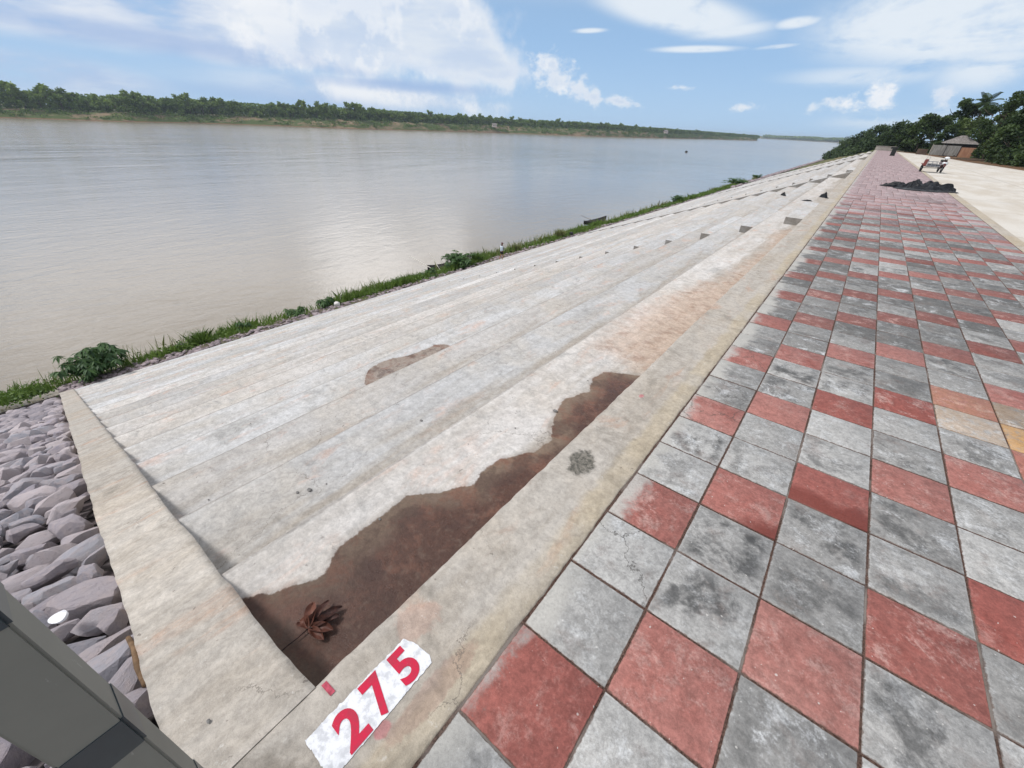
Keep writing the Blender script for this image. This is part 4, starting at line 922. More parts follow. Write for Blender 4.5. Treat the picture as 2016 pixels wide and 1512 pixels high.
# ------------------------------------------------------------ dead leaves in the puddle
def dleaf_fn(t, b, P):
    a = t.attr('lv'); n = t.noise(P, 60, 5, .7); col = t.mix(a, (0.022, 0.010, 0.010), (0.17, 0.065, 0.042)); col = t.mix(t.ramp(n, .5, .65, 0, .5), col, (.10, .04, .03)); setp(t, b, col, .55, t.bump(n, .5, .003), .3)
M_dead = mat('dead_leaf', dleaf_fn)
sprig = thing('dead_leaf_sprig', 'fallen sprig of curled brown leaves lying in the wet mud', 'dead leaves', (-.95, -.546, -.420))
bm = bmesh.new(); tube(bm, [(.0, .03, .012), (.0, -.07, .010), (-.005, -.12, .008), (-.002, -.155, .006)], [.0035, .003, .003, .002], 6); obj('stalk', bm, M_dead, sprig, True)
for az_, L, Wd, curl, lv_ in ((141, .135, .058, .12, .75), (107, .15, .04, .35, .25), (78, .175, .05, .12, .06), (63, .15, .052, .2, .12), (34, .13, .055, .2, .4), (8, .115, .045, .2, .5), (-168, .065, .06, .5, .6), (120, .07, .04, .6, .3)):
    V = []; nu, nv = 13, 7; a = R(az_)
    for i in range(nu):
        s = i / (nu - 1); w = Wd * math.sin(math.pi * min(1, s * .93 + .04)) ** .75
        for j in range(nv):
            k = (j / (nv - 1) - .5) * 2
            lx = L * s; ly = w * .5 * k; lz = .012 + L * .25 * math.sin(s * 2.2) * curl + abs(k) ** 1.5 * w * (.35 + curl * .5) + .004 * math.sin(9 * s + 4 * k + az_)
            V.append((lx * math.cos(a) - ly * math.sin(a), lx * math.sin(a) + ly * math.cos(a), lz))
    me = npmesh('leaf', V, grid_idx(nu, nv), {'lv': np.clip(lv_ + (rng.random(len(V)) - .5) * .15, 0, 1)}); obj('leaf', me, M_dead, sprig, True)
# pebbles and crumbs on concrete
M_peb = simple('grey_pebble', (.17, .165, .16), .85, .3, 40, .2, .003)
def pebble(x, y, z, r, lb, seed, m=None):
    bm = bmesh.new(); bmesh.ops.create_icosphere(bm, subdivisions=2, radius=1); rg = random.Random(seed)
    for v in bm.verts: v.co = Vector((v.co.x * r * 1.3, v.co.y * r, v.co.z * r * .55)) * (1 + rg.uniform(-.12, .12))
    tag(obj('pebble', bm, m or M_peb, loc=(x, y, z + r * .4)), lb, 'pebble', 'pebbles lying on the concrete')
pebble(-.71, -.99, -.08, .007, 'small grey pebble on the edge beam near the number', 1)
pebble(-2.28, .10, -.85, .018, 'larger of two pebbles lying on the pale second step', 2); pebble(-2.33, .02, -.85, .012, 'smaller of two pebbles lying on the pale second step', 3)
pebble(-1.03, 1.92, -.425, .018, 'pebble at the edge of the wet mud stain', 4); pebble(-2.30, 1.35, -.85, .014, 'tiny dark pebble on the middle of the second step', 5)
for k in range(26):
    i = 1 + (k * 7) % 4; xo, zo = nose(i); pebble(xo + .15 + .75 * rs_.random(), -.5 + 9 * rs_.random(), zo, rs_.uniform(.004, .009), 'tiny crumb of gravel scattered on the upper steps', 60 + k)
# ------------------------------------------------------------ foot of the steps: grass, shrubs, boats, person
def blades(name, pts, hts, w, m, seed=1, lean=.35, k='stuff'):
    rg = np.random.default_rng(seed); pts = np.asarray(pts); n = len(pts); a = rg.uniform(0, 2 * np.pi, n); l = rg.normal(0, lean, (n, 2)) * hts[:, None]
    s = np.stack([np.cos(a), np.sin(a), np.zeros(n)], 1) * w[:, None] / 2
    mid = pts + np.c_[l * .35, hts * .6]; tip = pts + np.c_[l, hts]
    V = np.stack([pts - s, pts + s, mid + s * .8, tip, mid - s * .8], 1).reshape(-1, 3)
    F_ = np.arange(5 * n).reshape(n, 5); lv = np.repeat(np.clip(rg.random(n) * .6 + .4 * fbm(pts[:, 0] * .7, pts[:, 1] * .7, 5), 0, 1), 5)
    return obj(name, npmesh(name, V, F_, {'lv': lv}), m)
n_ = 90000; yy = -3.2 + 150 * rng.random(n_) ** 1.25; ss = rng.random(n_); xx = -21.55 - 3.3 * ss
dens = fbm(yy * .22, xx * .6, 31); edge = np.clip((-21.75 - xx) / .8, 0, 1)
fade = np.clip((128 - yy) / 30, 0, 1)
keep = (rng.random(n_) < np.clip((dens - .40) * 5, .04, 1) * edge * fade) & (xx > -24.6 - .3 * rng.random(n_))
xx, yy = xx[keep], yy[keep]; zz = np.array([foot_z(x) for x in xx]); zz = np.where(yy < -1, zz + .0, zz)
ht = (.14 + .50 * fbm(yy * .5, xx * .8, 41) ** 2 * 2) * (.4 + .6 * np.clip((-21.6 - xx) / .8, 0, 1)) * rng.uniform(.6, 1.35, len(xx))
o = blades('bank_grass', np.c_[xx, yy, zz - .02], ht, np.full(len(xx), .035) * (1 + yy / 60), M_grass, 2); kind(o, 'stuff')
n_ = 3500; yy = -3 + 140 * rng.random(n_); yy = yy[fbm(yy * .3, yy * 0, 51) > .52]; xx = -22.8 - 1.2 * rng.random(len(yy)); zz = np.array([foot_z(x) for x in xx])
kind(blades('tall_bank_grass', np.c_[xx, yy, zz], rng.uniform(.5, 1.15, len(yy)), np.full(len(yy), .03) * (1 + yy / 80), M_straw, 3, .22), 'stuff')
# ground plants over the low bank
PV, PF, PL = [], [], []; k0 = 0
for _ in range(520):
    y = -2.5 + 125 * rs_.random() ** 1.3; x = -22.1 - 2.0 * rs_.random()
    if float(fbm(y * .22, x * .6, 31)) < .46: continue
    n2_ = 46; P_ = rng.normal(size=(n2_, 3)) * np.array([.28, .28, .09]) + np.array([x, y, foot_z(x) + .16]); V, F_ = leaf_quads(P_, .10 * (1 + y / 90), None, 1.3); PV.append(V); PF.append(F_ + k0); k0 += len(V); PL.append(np.repeat(rng.random(n2_) * .8 + .1, 4))
kind(obj('bank_ground_plants', npmesh('bank_ground_plants', np.concatenate(PV), np.concatenate(PF), {'lv': np.concatenate(PL)}), mat('ground_plants', leaf_fn((0.045, 0.09, 0.022), (0.16, 0.24, 0.05)))), 'stuff')
def shrub(name, label, x, y, w, h, nst, nwh, lsize, seed, droop=.5, m=None, z=None, cat='shrub'):
    t_ = thing(name, label, cat, (x, y, foot_z(x) if z is None else z)); rg = random.Random(seed); bm = bmesh.new(); ends = []
    for k in range(nst):
        a = rg.uniform(0, 6.28); L = rg.uniform(.45, 1.0); tip = Vector((math.cos(a) * w / 2 * L, math.sin(a) * w / 2 * L, h * rg.uniform(.55, 1.0) * (1.1 - .5 * L)))
        mid = Vector((tip.x * .35, tip.y * .35, tip.z * .75)); tube(bm, [(0, 0, 0), mid, tip], [.018, .012, .006], 5)
        for q in range(nwh):
            f_ = rg.uniform(.35, 1.0); p = mid.lerp(tip, (f_ - .35) / .65) if f_ > .35 else mid; ends.append(p + Vector((rg.gauss(0, .05), rg.gauss(0, .05), rg.gauss(0, .04))) * w)
    obj('stems', bm, M_stem, t_, True); PV = []; PL2 = []
    for p in ends:
        nl = 8; a0 = rg.uniform(0, 6.28)
        for j in range(nl):
            a = a0 + j * 6.28 / nl; d = Vector((math.cos(a), math.sin(a), -droop * rg.uniform(.3, 1.4))).normalized(); L = lsize * rg.uniform(.7, 1.2); s = d.cross(Vector((0, 0, 1))).normalized() * L * .17
            PV += [tuple(p), tuple(p + d * L * .5 + s), tuple(p + d * L + Vector((0, 0, -L * .15))), tuple(p + d * L * .5 - s)]; PL2 += [rg.random()] * 4
    obj('leaves', npmesh('leaves', PV, np.arange(len(PV)).reshape(-1, 4), {'lv': np.array(PL2)}), m or M_bushleaf, t_); return t_
shrub('riverside_shrub', 'broad dark shrub with drooping leaves by the water near the left corner', -22.4, .30, 2.2, 1.75, 26, 8, .30, 1, .9)
shrub('riverside_shrub', 'large round leafy bush beside the moored boat with a white pole', -22.7, 22.4, 2.6, 1.55, 30, 9, .26, 2, .5)
shrub('riverside_shrub', 'dark low sprig of leaves in front of the boat with a white pole', -22.6, 19.2, 1.5, .8, 7, 4, .26, 3, .6)
shrub('riverside_shrub', 'small leafy shrub above the white boulder at the foot of the steps', -22.9, 11.0, 1.2, 1.0, 10, 4, .30, 4, .9)
shrub('riverside_shrub', 'small dark shrub just left of the white boulder', -22.9, 9.2, 1.1, .75, 9, 4, .26, 5, .7)
shrub('riverside_shrub', 'thin upright plant sprouting from the grass left of the small dark shrub', -22.9, 6.3, .7, .75, 5, 3, .24, 6, .7)
shrub('riverside_shrub', 'thin sprig standing in the grass halfway to the round bush', -22.9, 16.6, .6, .9, 4, 3, .22, 7, .5)
shrub('riverside_shrub', 'round green bush in the grass strip beyond the far boat', -22.9, 74.5, 2.4, 1.7, 18, 6, .3, 8, .5)
shrub('riverside_shrub', 'dark bushy clump near the end of the grass strip', -23.4, 116, 5.0, 2.0, 26, 8, .45, 9, .4)
shrub('riverside_shrub', 'last dark bush where the grass strip gives way to rocks', -23.0, 138, 2.6, 1.6, 16, 7, .45, 10, .4)
shrub('riverside_shrub', 'tiny leafless looking dark weed in the grass left of the steps', -22.6, 3.3, .6, .6, 8, 2, .10, 12, .2)
for x, y, h, w, lb, sd in ((-22.6, 24.6, 1.0, .9, 'bright yellow green grass tuft right of the round bush', 1), (-22.6, 37.4, 1.0, 1.0, 'pale feathery grass tuft beyond the walking person', 2), (-22.6, 29.9, .7, .9, 'straw coloured grass clump right of the walking person', 3), (-22.7, 4.2, .8, 1.0, 'loose green grass tuft near the left end of the steps', 4)):
    n2_ = 500; rg_ = np.random.default_rng(sd); P_ = np.c_[x + rg_.normal(0, w * .16, n2_), y + rg_.normal(0, w * .16, n2_), np.full(n2_, foot_z(x))]
    tag(blades('grass_tuft', P_, rg_.uniform(.5, 1, n2_) * h, np.full(n2_, .03), M_straw if sd in (2, 3) else M_grass, sd, .42), lb, 'grass tuft')
bmr = rock_mesh(900, .30, .22, .2); o = obj('white_boulder', bmr, None); bmr.materials.clear(); bmr.materials.append(simple('white_rock', (.62, .60, .58), .9, .15, 8, .1, .01)); o.location = (-22.05, 11.3, -7.72); tag(o, 'rounded white boulder in the grass at the foot of the steps', 'boulder')
o = obj('dark_bucket', bevbox(-.16, .16, -.16, .16, 0, .34, .03), simple('dark_box', (.03, .03, .03), .6), loc=(-22.0, 38.6, -7.82)); tag(o, 'small dark box beside the pale feathery grass', 'box')
bm = bmesh.new(); tube(bm, [(0, 0, -.2), (.03, .05, .6), (.0, .1, 1.25)], [.07, .06, .05], 7); o = obj('stake', bm, M_bark, loc=(-23.2, 66.4, -8.3)); tag(o, 'dark wooden stake standing at the water edge beyond the far boat', 'stake')
M_hull = simple('dark_hull_wood', (.030, .026, .030), .7, .35, 5, .3); M_pole = simple('bleached_pole', (.52, .49, .44), .8, .2, 6)
def boat(label, x, y, L, Wd, rz, z=-8.98, m=None, name='wooden_boat'):
    t_ = thing(name, label, 'boat', (x, y, z), rz); n = 17; prof = []
    for i in range(n):
        s = i / (n - 1) * 2 - 1; w = Wd / 2 * (1 - abs(s) ** 2.6) ** .8 + .03; sh = .30 + .28 * abs(s) ** 3; kl = -.08 + .22 * abs(s) ** 4
        prof.append([(L / 2 * s, -w, sh), (L / 2 * s, -w * .75, kl + .06), (L / 2 * s, 0, kl - .03), (L / 2 * s, w * .75, kl + .06), (L / 2 * s, w, sh), (L / 2 * s, w - .04, sh), (L / 2 * s, w * .7, kl + .10), (L / 2 * s, 0, kl + .04), (L / 2 * s, -w * .7, kl + .10), (L / 2 * s, -w + .04, sh)])
    V = np.array(prof); k = 10; F_ = []
    for i in range(n - 1):
        for j in range(k): F_.append((i * k + j, i * k + (j + 1) % k, (i + 1) * k + (j + 1) % k, (i + 1) * k + j))
    obj('hull', npmesh('hull', V.reshape(-1, 3), F_), m or M_hull, t_)
    for s in (-.45, 0, .4): obj('thwart', bevbox(L / 2 * s - .09, L / 2 * s + .09, -Wd * .42, Wd * .42, .24, .28, .01, 1), m or M_hull, t_)
    return t_
boat('long dark wooden boat moored beyond the pale grass tuft', -26.2, 52.0, 5.6, 1.0, R(86), -8.85)
boat('dark wooden boat half hidden behind the round bush', -25.3, 23.8, 4.2, .9, R(80), -8.85)
def pole(lb, a, b_, r=.03, m=None, name='pole'):
    bm = bmesh.new(); tube(bm, [a, b_], r, 6); tag(obj(name, bm, m or M_pole), lb, 'pole')
pole('long pale pole leaning across the boat behind the round bush', (-28.4, 22.2, -8.2), (-23.8, 21.2, -8.35), .03)
pole('thin bleached pole slanting down into the boat by the round bush', (-26.8, 23.0, -7.8), (-24.3, 22.2, -8.9), .03)
pole('thin dark pole sticking out left of the far moored boat', (-28.2, 51.6, -8.2), (-25.2, 50.6, -8.5), .025, M_bark)
# person walking along the lowest step
def skin(name, chains, m, parent, sub=2):
    """chains: list of lists of (x,y,z,r); first point of later chains may coincide with an earlier joint (shared)"""
    V = []; E_ = []; Rr = []; look = {}
    for ch in chains:
        prev_ = None
        for (x, y, z, r) in ch:
            key = (round(x, 4), round(y, 4), round(z, 4))
            if key not in look: look[key] = len(V); V.append((x, y, z)); Rr.append(r)
            i = look[key]
            if prev_ is not None and prev_ != i: E_.append((prev_, i))
            prev_ = i
    me = bpy.data.meshes.new(name); me.from_pydata(V, E_, []); o = bpy.data.objects.new(name, me); C.objects.link(o)
    md = o.modifiers.new('s', 'SKIN'); md.use_smooth_shade = True
    for i, r in enumerate(Rr):
        v = me.skin_vertices[0].data[i]; v.radius = r if isinstance(r, tuple) else (r, r)
    me.skin_vertices[0].data[0].use_root = True
    sb = o.modifiers.new('u', 'SUBSURF'); sb.levels = sub; sb.render_levels = sub
    dg = bpy.context.evaluated_depsgraph_get(); nm = bpy.data.meshes.new_from_object(o.evaluated_get(dg)); bpy.data.objects.remove(o)
    return obj(name, nm, m, parent, True)
M_skin = simple('brown_skin', (.28, .15, .09), .6, .1, 10); M_shirt = simple('pale_blue_shirt', (.55, .63, .70), .85, .1, 10); M_vest = simple('dark_teal_vest', (.035, .07, .08), .85, .2, 10)
M_short = simple('black_shorts', (.012, .012, .014), .85, .1, 10); M_cap = simple('dark_red_cap', (.09, .015, .02), .8, .2, 20)
per = thing('person', 'person in pale shirt, dark vest, black shorts and cap walking at the river edge', 'person', (-21.02, 25.75, -7.66), R(-30)); per.scale = (.80, .80, .80)
hd = 1.50
skin('body', [[(0, 0, .88, .12), (0, 0, 1.05, .11), (0, .01, 1.25, .13), (0, .015, 1.36, .10), (0, .02, 1.43, .055), (0, .035, 1.50, .075), (0, .045, 1.57, .095), (0, .035, 1.645, .075)],
  [(0, 0, .88, .12), (.09, .03, .80, .085), (.10, .13, .47, .055), (.10, .11, .25, .045), (.10, .06, .07, .035), (.11, .17, .035, .035), (.11, .23, .03, .028)],
  [(0, 0, .88, .12), (-.09, -.01, .80, .085), (-.10, -.03, .46, .055), (-.10, -.12, .24, .045), (-.10, -.20, .02, .035), (-.11, -.10, -.02, .035), (-.11, -.05, -.025, .028)],
  [(0, .015, 1.36, .10), (.17, .01, 1.34, .055), (.23, -.03, 1.10, .042), (.24, .05, .88, .033), (.24, .09, .81, .03)],
  [(0, .015, 1.36, .10), (-.17, .01, 1.34, .055), (-.22, .04, 1.10, .042), (-.22, .14, .90, .033), (-.22, .18, .84, .03)]], M_skin, per)
skin('shirt', [[(0, 0, .80, .165), (0, 0, 1.0, .15), (0, .01, 1.25, .165), (0, .015, 1.38, .12), (0, .02, 1.42, .07)],
  [(0, .015, 1.38, .12), (.17, .01, 1.34, .075), (.23, -.03, 1.10, .06), (.24, .05, .92, .048)], [(0, .015, 1.38, .12), (-.17, .01, 1.34, .075), (-.22, .04, 1.10, .06), (-.22, .13, .93, .048)]], M_shirt, per)
skin('vest', [[(0.02, .07, .84, .155), (0.02, .07, 1.1, .16), (0.01, .06, 1.36, .14)]], M_vest, per)
skin('shorts', [[(0, 0, .90, .15), (.09, .03, .80, .115), (.10, .08, .56, .095)], [(0, 0, .90, .15), (-.09, -.01, .80, .115), (-.10, -.02, .55, .095)]], M_short, per)
skin('neck_scarf', [[(0, .02, 1.36, .12), (0, .03, 1.47, .10), (0, .02, 1.56, .10)]], simple('dark_scarf', (.03, .015, .02), .9), per)
cp = skin('cap', [[(0, .035, 1.60, .12), (0, .035, 1.67, .12), (0, .03, 1.72, .07)]], M_cap, per)
bm = bmesh.new(); pts_ = [(math.cos(a) * .085, .10 + math.sin(a) * .13, 1.625 - .02 * math.sin(a)) for a in np.linspace(0, math.pi, 12)]
lo_ = [bm.verts.new(p) for p in pts_]; hi_ = [bm.verts.new((p[0], p[1], p[2] + .012)) for p in pts_]; bm.faces.new(hi_); bm.faces.new(lo_[::-1])
for k in range(12): bm.faces.new((lo_[k], lo_[(k + 1) % 12], hi_[(k + 1) % 12], hi_[k]))
obj('brim', bm, M_cap, cp)
for s, (x, y, z, rx) in enumerate(((.11, .15, .0, 0), (-.11, -.10, -.06, .25))): obj('sandal', bevbox(x - .05, x + .05, y - .12, y + .11, z, z + .05, .02, 2), M_short, per)
# ------------------------------------------------------------ walkway end: low wall, post, trike, tarp, bags, shack
bm = bmesh.new(); box(bm, -.5, 3.6, 149.2, 149.5, -.2, .85); box(bm, -.56, 3.66, 149.14, 149.56, .85, .95); o = obj('low_end_wall', bm, M_beam); conc_attrs(o.data); tag(o, 'low pale concrete wall closing the far end of the tiled walkway', 'wall')
mp = thing('leaning_board', 'dark board standing upright on the far end of the walkway', 'board', (2.35, 95, 0)); M_blk = simple('dark_board', (.02, .022, .02), .7, .3, 4)
b1_ = bevbox(-.30, .30, -.06, .06, 0, 1.15, .015, 1); obj('panel', b1_, M_blk, mp); obj('cross_bar', bevbox(-.55, .35, -.10, -.062, .95, 1.22, .01, 1), M_blk, mp); obj('foot', bevbox(-.34, .34, -.22, .22, 0.0, .06, .01, 1), M_blk, mp)
# motor trike: motorbike with a side cart
M_tyre = simple('tyre_rubber', (.018, .018, .02), .85, .2, 20); M_steel = simple('galvanised_tube', (.40, .40, .41), .45, .15, 10, .5, 0, .6); M_dk = simple('dark_metal', (.04, .035, .035), .5, .3, 10)
M_redp = simple('red_panel_paint', (.20, .06, .05), .5, .15, 10); M_mar = simple('maroon_fairing', (.075, .02, .02), .4, .2, 10); M_lamp = simple('lamp_glass', (.75, .77, .78), .15, .05, 5, .7)
tk = thing('motor_trike', 'small motorbike with a side cart parked on the sandy road', 'motor trike', (4.68, 46.25, 0), R(4))
def wheel(x, y, r, w, parent):
    e = bpy.data.objects.new('wheel', None); C.objects.link(e); e.parent = parent; e.location = (x, y, r)
    bm = bmesh.new(); ps = [(0, r * .86 * math.cos(a) , r * .86 * math.sin(a)) for a in np.linspace(0, 2 * math.pi, 25)]
    tube(bm, ps, r * .14 if w < .1 else w / 2, 8, False); obj('tyre', bm, M_tyre, e, True)
    bm = bmesh.new()
    for k in range(8): a = k * math.pi / 4; tube(bm, [(0, 0, 0), (0, r * .75 * math.cos(a), r * .75 * math.sin(a))], .008, 4)
    tube(bm, [(-.06, 0, 0), (.06, 0, 0)], .035, 8); obj('rim', bm, M_steel, e); return e
wheel(0, 0, .29, .09, tk); wheel(0, 1.25, .29, .09, tk); wheel(-1.12, .55, .27, .12, tk)
bm = bmesh.new()
for s in (-1, 1): tube(bm, [(s * .075, 0, .29), (s * .075, .16, .72), (s * .06, .20, .92)], .022, 7)
obj('fork', bm, M_dk, tk, True)
def loft(secs, seg=12):
    bm = bmesh.new(); rr = []
    for (x, y, z, rx, rz) in secs: rr.append([bm.verts.new((x + rx * math.cos(6.2832 * k / seg), y, z + rz * math.sin(6.2832 * k / seg))) for k in range(seg)])
    for a, b_ in zip(rr, rr[1:]):
        for k in range(seg): bm.faces.new((a[k], a[(k + 1) % seg], b_[(k + 1) % seg], b_[k]))
    bm.faces.new(rr[0][::-1]); bm.faces.new(rr[-1]); return bm
obj('body', loft([(0, .12, .62, .10, .14), (0, .22, .60, .17, .28), (0, .45, .48, .16, .22), (0, .8, .5, .15, .20), (0, 1.2, .62, .14, .12), (0, 1.55, .72, .08, .06)]), M_mar, tk, True)
obj('front_mudguard', loft([(0, -.30, .42, .05, .02), (0, -.15, .58, .08, .05), (0, .05, .62, .08, .05), (0, .22, .50, .06, .03)]), M_mar, tk, True)
obj('seat', loft([(0, .65, .76, .11, .04), (0, .9, .79, .14, .06), (0, 1.35, .80, .13, .06), (0, 1.6, .82, .08, .04)]), M_blk, tk, True)
obj('leg_shield', bevbox(-.17, .17, -.04, .0, .54, .74, .02, 2), M_lamp, tk, True)
hl = obj('headlamp_cowl', loft([(0, .02, .98, .07, .06), (0, .06, .99, .15, .085), (0, .16, .99, .16, .09), (0, .24, .97, .08, .05)]), M_lamp, tk, True)
bm = bmesh.new(); tube(bm, [(-.34, .26, 1.02), (-.15, .16, .98), (.15, .16, .98), (.34, .26, 1.02)], .017, 6); obj('handlebar', bm, M_dk, tk, True)
for s in (-1, 1):
    bm = bmesh.new(); tube(bm, [(s * .22, .18, 1.0), (s * .30, .16, 1.14)], .007, 5); box(bm, s * .30 - .05, s * .30 + .05, .14, .165, 1.12, 1.19); obj('mirror', bm, M_dk, tk)
ct = thing('x', 'x', 'x'); ct.name = 'side_cart'
for k_ in ('label', 'category'): del ct[k_]
ct.parent = tk
obj('floor', bevbox(-1.02, -.22, -.15, 1.35, .36, .40, .01, 1), M_dk, ct); bm = bmesh.new()
for z in (.42, .56, .70):
    tube(bm, [(-1.02, -.15, z), (-.20, -.15, z)], .016, 6); tube(bm, [(-1.02, 1.35, z), (-.20, 1.35, z)], .016, 6); tube(bm, [(-1.02, -.15, z), (-1.02, 1.35, z)], .014, 6)
for x in (-1.02, -.75, -.5, -.22):
    for y in (-.15, 1.35): tube(bm, [(x, y, .38), (x, y, .72)], .012, 6)
obj('rail', bm, M_steel, ct); obj('front_board', bevbox(-.98, -.24, -.13, -.11, .38, .58, .005, 1), simple('slate_board', (.10, .11, .13), .6), ct)
obj('side_panel', bevbox(-1.22, -1.00, -.12, .02, .40, .86, .03, 2), M_redp, ct); obj('mudguard', bevbox(-1.22, -1.02, .2, .9, .50, .56, .02, 1), M_redp, ct)
bm = bmesh.new(); tube(bm, [(-1.20, -.1, .80), (-1.16, -.1, 1.0), (-1.0, -.1, 1.02), (-.98, -.1, .70)], .014, 6); obj('hoop', bm, M_steel, ct)
bm = bmesh.new(); tube(bm, [(-1.12, .55, .27), (0, .55, .30)], .02, 6); obj('axle', bm, M_dk, ct)
# crumpled black tarpaulin
def tarp_fn(t, b, P):
    n = t.noise(P, 6, 5, .6); setp(t, b, t.mix(t.ramp(n, .4, .7), (0.004, 0.005, 0.007), (0.014, 0.017, 0.023)), t.ramp(n, .3, .7, .35, .6), t.bump(t.noise(P, 14, 4, .6, 1.0), .6, .03), .25)
M_tarp = mat('black_plastic', tarp_fn)
def crumple(name, lb, cat, cx, cy, z0, lx, ly, h, seed, rz=0, nx=90, ny=50, lobes=5):
    u, v = np.meshgrid(np.linspace(-1, 1, nx), np.linspace(-1, 1, ny), indexing='ij'); rg = np.random.default_rng(seed)
    H = np.zeros(u.shape)
    if lobes == 1: H = np.clip(1 - (u / .85) ** 2 - (v / .85) ** 2, 0, 1) ** .55
    for k in range(lobes if lobes > 1 else 0):
        a, b_ = -0.72 + 1.44 * k / max(1, lobes - 1) + rg.uniform(-.08, .08), rg.uniform(-.25, .25); w1, w2 = rg.uniform(.22, .42), rg.uniform(.35, .6)
        H = np.maximum(H, rg.uniform(.55, 1.0) * np.clip(1 - ((u - a) / w1) ** 2 - ((v - b_) / w2) ** 2, 0, 1) ** .6)
    fold = np.abs(fbm(u * 4 + 9, v * 6 + 3, seed, 4) - .5) * 2; H = h * (H * .85 + .15) * (1 - .6 * (1 - fold) ** 3) * (.7 + .6 * vnoise(u * 7 + 3, v * 5, seed + 9))
    env = np.clip((1 - np.abs(u) ** 3.2) * (1 - np.abs(v) ** 4), 0, 1) ** .3; edge = .80 + .35 * (fbm(np.arctan2(v, u) * 1.5 + 7, u * 0 + 2, seed + 5) - .5) * 2
    X = u * lx / 2 * edge; Y = v * ly / 2 * edge * (.45 + .55 * (1 - np.abs(u) ** 2.4) + .1); Z = H * env + .012
    c_, s_ = math.cos(rz), math.sin(rz); V = np.stack([X * c_ - Y * s_ + cx, X * s_ + Y * c_ + cy, Z + z0], -1).reshape(-1, 3)
    o = obj(name, npmesh(name, V, grid_idx(nx, ny)), M_tarp, smooth=True); return tag(o, lb, cat)
crumple('crumpled_tarpaulin', 'long heap of crumpled black plastic sheeting lying across the walkway', 'tarpaulin', 2.58, 27.9, 0, 3.0, 2.6, .42, 3, .12, lobes=6)
crumple('plastic_sheet', 'black plastic lump on the kerb edge beyond the first half steps', 'plastic sheet', -.52, 19.25, 0, .36, .34, .17, 8, nx=40, ny=30, lobes=1)
crumple('plastic_sheet', 'flat dark scrap of plastic on the top step below the black lump', 'plastic sheet', -1.0, 19.7, -.22, .45, .32, .05, 12, .5, nx=40, ny=30, lobes=1)
crumple('plastic_sheet', 'small dark rag lying on a lower step left of the black lump', 'plastic sheet', -2.75, 27.4, -.85, .36, .36, .17, 17, .4, nx=40, ny=30, lobes=1)
# shack and zinc fence
def zinc_fn(ca, cb):
    def fn(t, b, P):
        x, y, z = t.sep(P); w = t.m('SINE', t.m('MULTIPLY', t.m('ADD', x, y), 55.0)); n = t.noise(t.v('MULTIPLY', P, (3, 3, .6)), 1.4, 6, .65)
        setp(t, b, t.mix(t.ramp(n, .38, .62), ca, cb), .6, t.bump(w, .5, .02), .3)
    return fn
M_zg = mat('weathered_zinc', zinc_fn((.20, .19, .175), (.30, .29, .27))); M_zo = mat('rusty_orange_zinc', zinc_fn((.33, .165, .10), (.42, .23, .14))); M_roof = mat('grey_roof_sheet', zinc_fn((.13, .115, .105), (.24, .215, .20)))
fz = thing('zinc_fence', 'low fence of grey zinc sheets with an orange section before the shack', 'fence', (8.1, 118, .1))
obj('grey_sheet', bevbox(0, 4.0, 0, .05, 0, 1.62, .005, 1), M_zg, fz); obj('orange_sheet', bevbox(4.02, 6.2, .01, .05, -.1, 1.42, .005, 1), M_zo, fz)
M_pp = simple('pale_post', (.4, .36, .3), .8)
for x in (0, 2.0, 4.0, 6.2): obj('fence_post', bevbox(x - .05, x + .05, -.06, -.005, -.1, 1.72, .004, 1), M_pp if x in (0, 6.2) else M_dk, fz)
sh = thing('shack', 'small shack with a grey hipped tin roof behind the zinc fence', 'shack', (11.9, 121, 0))
obj('wall', bevbox(-2.1, 2.1, -1.2, 1.6, 0, 2.05, .02, 1), simple('dark_plank_wall', (.05, .04, .032), .9, .3, 3), sh)
bm = bmesh.new(); e0 = [bm.verts.new(p) for p in ((-2.6, -1.9, 2.12), (2.6, -1.9, 2.12), (2.6, 2.2, 2.12), (-2.6, 2.2, 2.12))]; r0 = [bm.verts.new((-.3, .1, 3.4)), bm.verts.new((.4, .1, 3.4))]
bm.faces.new((e0[0], e0[1], r0[1], r0[0])); bm.faces.new((e0[2], e0[3], r0[0], r0[1])); bm.faces.new((e0[3], e0[0], r0[0])); bm.faces.new((e0[1], e0[2], r0[1])); bm.faces.new(e0[::-1])
obj('roof', bm, M_roof, sh); obj('fascia', bevbox(-2.62, 2.62, -1.93, -1.88, 2.04, 2.12, .005, 1), M_zg, sh)
o = obj('low_brown_wall', bevbox(-.9, .7, -.2, .2, -.1, .95, .03, 1), simple('brown_block_wall', (.09, .06, .045), .9, .3, 3), loc=(7.3, 122, 0)); tag(o, 'low dark brown wall stub left of the zinc fence', 'wall')
rgd = random.Random(4)
for k in range(14):
    a = (10.0 + rgd.random() * 3.5, 92 + rgd.random() * 14.0, .05)
    bm = bmesh.new(); an = rgd.uniform(-.5, .3); tube(bm, [a, (a[0] + 1.6 * math.cos(an), a[1] + 1.6 * math.sin(an), .12 + .1 * rgd.random())], .05, 5)
    tag(obj('log', bm, M_bark), 'brown log in the brushwood pile before the zinc fence', 'log', 'brushwood logs before the zinc fence')
bm = bmesh.new(); ed = [(14.5, 20), (13.6, 45), (12.6, 60), (11.8, 72), (10.4, 84), (9.6, 96), (8.6, 108), (7.8, 118), (6.4, 128), (3.9, 140), (3.9, 152)]
vs_ = [(bm.verts.new((x + rgd.uniform(-.2, .2), y, -.006)), bm.verts.new((60, y, -.006))) for x, y in ed]
for a, b_ in zip(vs_, vs_[1:]): bm.faces.new((a[0], a[1], b_[1], b_[0]))
kind(obj('road_edge_soil', bm, M_soil), 'structure')
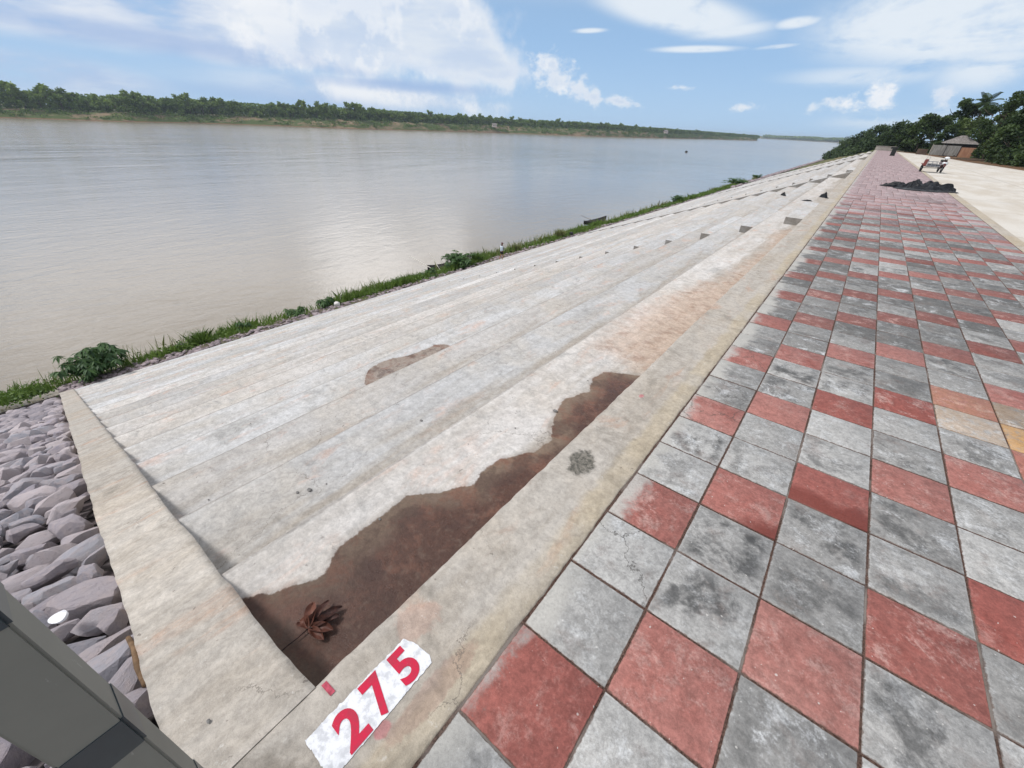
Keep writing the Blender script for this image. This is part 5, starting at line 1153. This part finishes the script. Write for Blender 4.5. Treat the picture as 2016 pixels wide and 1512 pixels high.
# ------------------------------------------------------------ things on the river and far bank
M_wb = simple('white_hull', (.75, .75, .74), .5, .05, 3)
wb = boat('small white boat moored under the far bank', -541, 262, 9.0, 2.4, R(80), -8.95, M_wb, 'white_boat'); obj('cabin', bevbox(-1.6, 1.8, -.8, .8, .3, 1.7, .15, 2), M_wb, wb); obj('cabin_roof', bevbox(-1.9, 2.1, -.95, .95, 1.71, 1.85, .05, 1), M_wb, wb)
bm = bmesh.new(); bmesh.ops.create_icosphere(bm, subdivisions=2, radius=.9); o = obj('dark_buoy', bm, M_blk, loc=(-98.8, 311.8, -8.7)); o.scale = (1, 1, .8); tag(o, 'tiny dark float drifting in the middle of the river', 'buoy')
def cottage(lb, x, y, z, rz, m1, s=1.0):
    t_ = thing('cottage', lb, 'house', (x, y, z), rz); t_.scale = (s, s, s); obj('wall', bevbox(-4, 4, -3, 3, -1, 3, .05, 1), m1, t_)
    bm = bmesh.new(); a = [bm.verts.new(p) for p in ((-4.6, -3.6, 2.9), (4.6, -3.6, 2.9), (4.6, 3.6, 2.9), (-4.6, 3.6, 2.9), (-4.6, 0, 5), (4.6, 0, 5))]
    for f in ((0, 1, 5, 4), (2, 3, 4, 5), (0, 4, 3), (1, 2, 5), (3, 2, 1, 0)): bm.faces.new([a[i] for i in f])
    obj('roof', bm, M_roof, t_); 
    for xx_ in (-2.4, 0, 2.4): obj('window', bevbox(xx_ - .5, xx_ + .5, -3.06, -2.99, .8, 2.0, .02, 1), M_blk, t_)
M_pk = simple('pale_plaster', (.62, .52, .47), .8, .08, 2)
cottage('pale cottage among the far bank trees above the middle of the river', -461, 545, -1.2, R(50), M_pk, .8); cottage('tiny pale house near the far end of the wooded bank', -352, 950, .2, R(60), M_pk, 1.0)
hb = boat('pale green covered boat moored at the distant bend by the bushes', -27.5, 455, 14, 4.0, R(84), -8.95, simple('pale_green_hull', (.45, .52, .42), .6), 'covered_boat')
obj('canopy', bevbox(-5.5, 5.5, -1.9, 1.9, 2.6, 2.9, .1, 1), simple('pale_canopy', (.55, .62, .5), .7), hb)
for x in (-5, 0, 5):
    for y in (-1.6, 1.6): obj('canopy_post', bevbox(x - .08, x + .08, y - .08, y + .08, .2, 2.6, .01, 1), M_wb, hb)

# ------------------------------------------------------------ the air
bm = bmesh.new(); box(bm, -7200, 3400, -6200, 7400, -11.0, 26.0)
hz = obj('haze', bm, None); hm = bpy.data.materials.new('haze'); hm.use_nodes = True; ht_ = N(hm.node_tree); ht_.n.clear()
pv_ = ht_.add('ShaderNodeVolumePrincipled'); pv_.inputs['Color'].default_value = (.74, .86, 1, 1); pv_.inputs['Density'].default_value = 0.00016; pv_.inputs['Anisotropy'].default_value = 0.2
ho = ht_.add('ShaderNodeOutputMaterial'); ht_.l.new(pv_.outputs[0], ho.inputs['Volume']); hz.data.materials.append(hm); kind(hz, 'stuff')
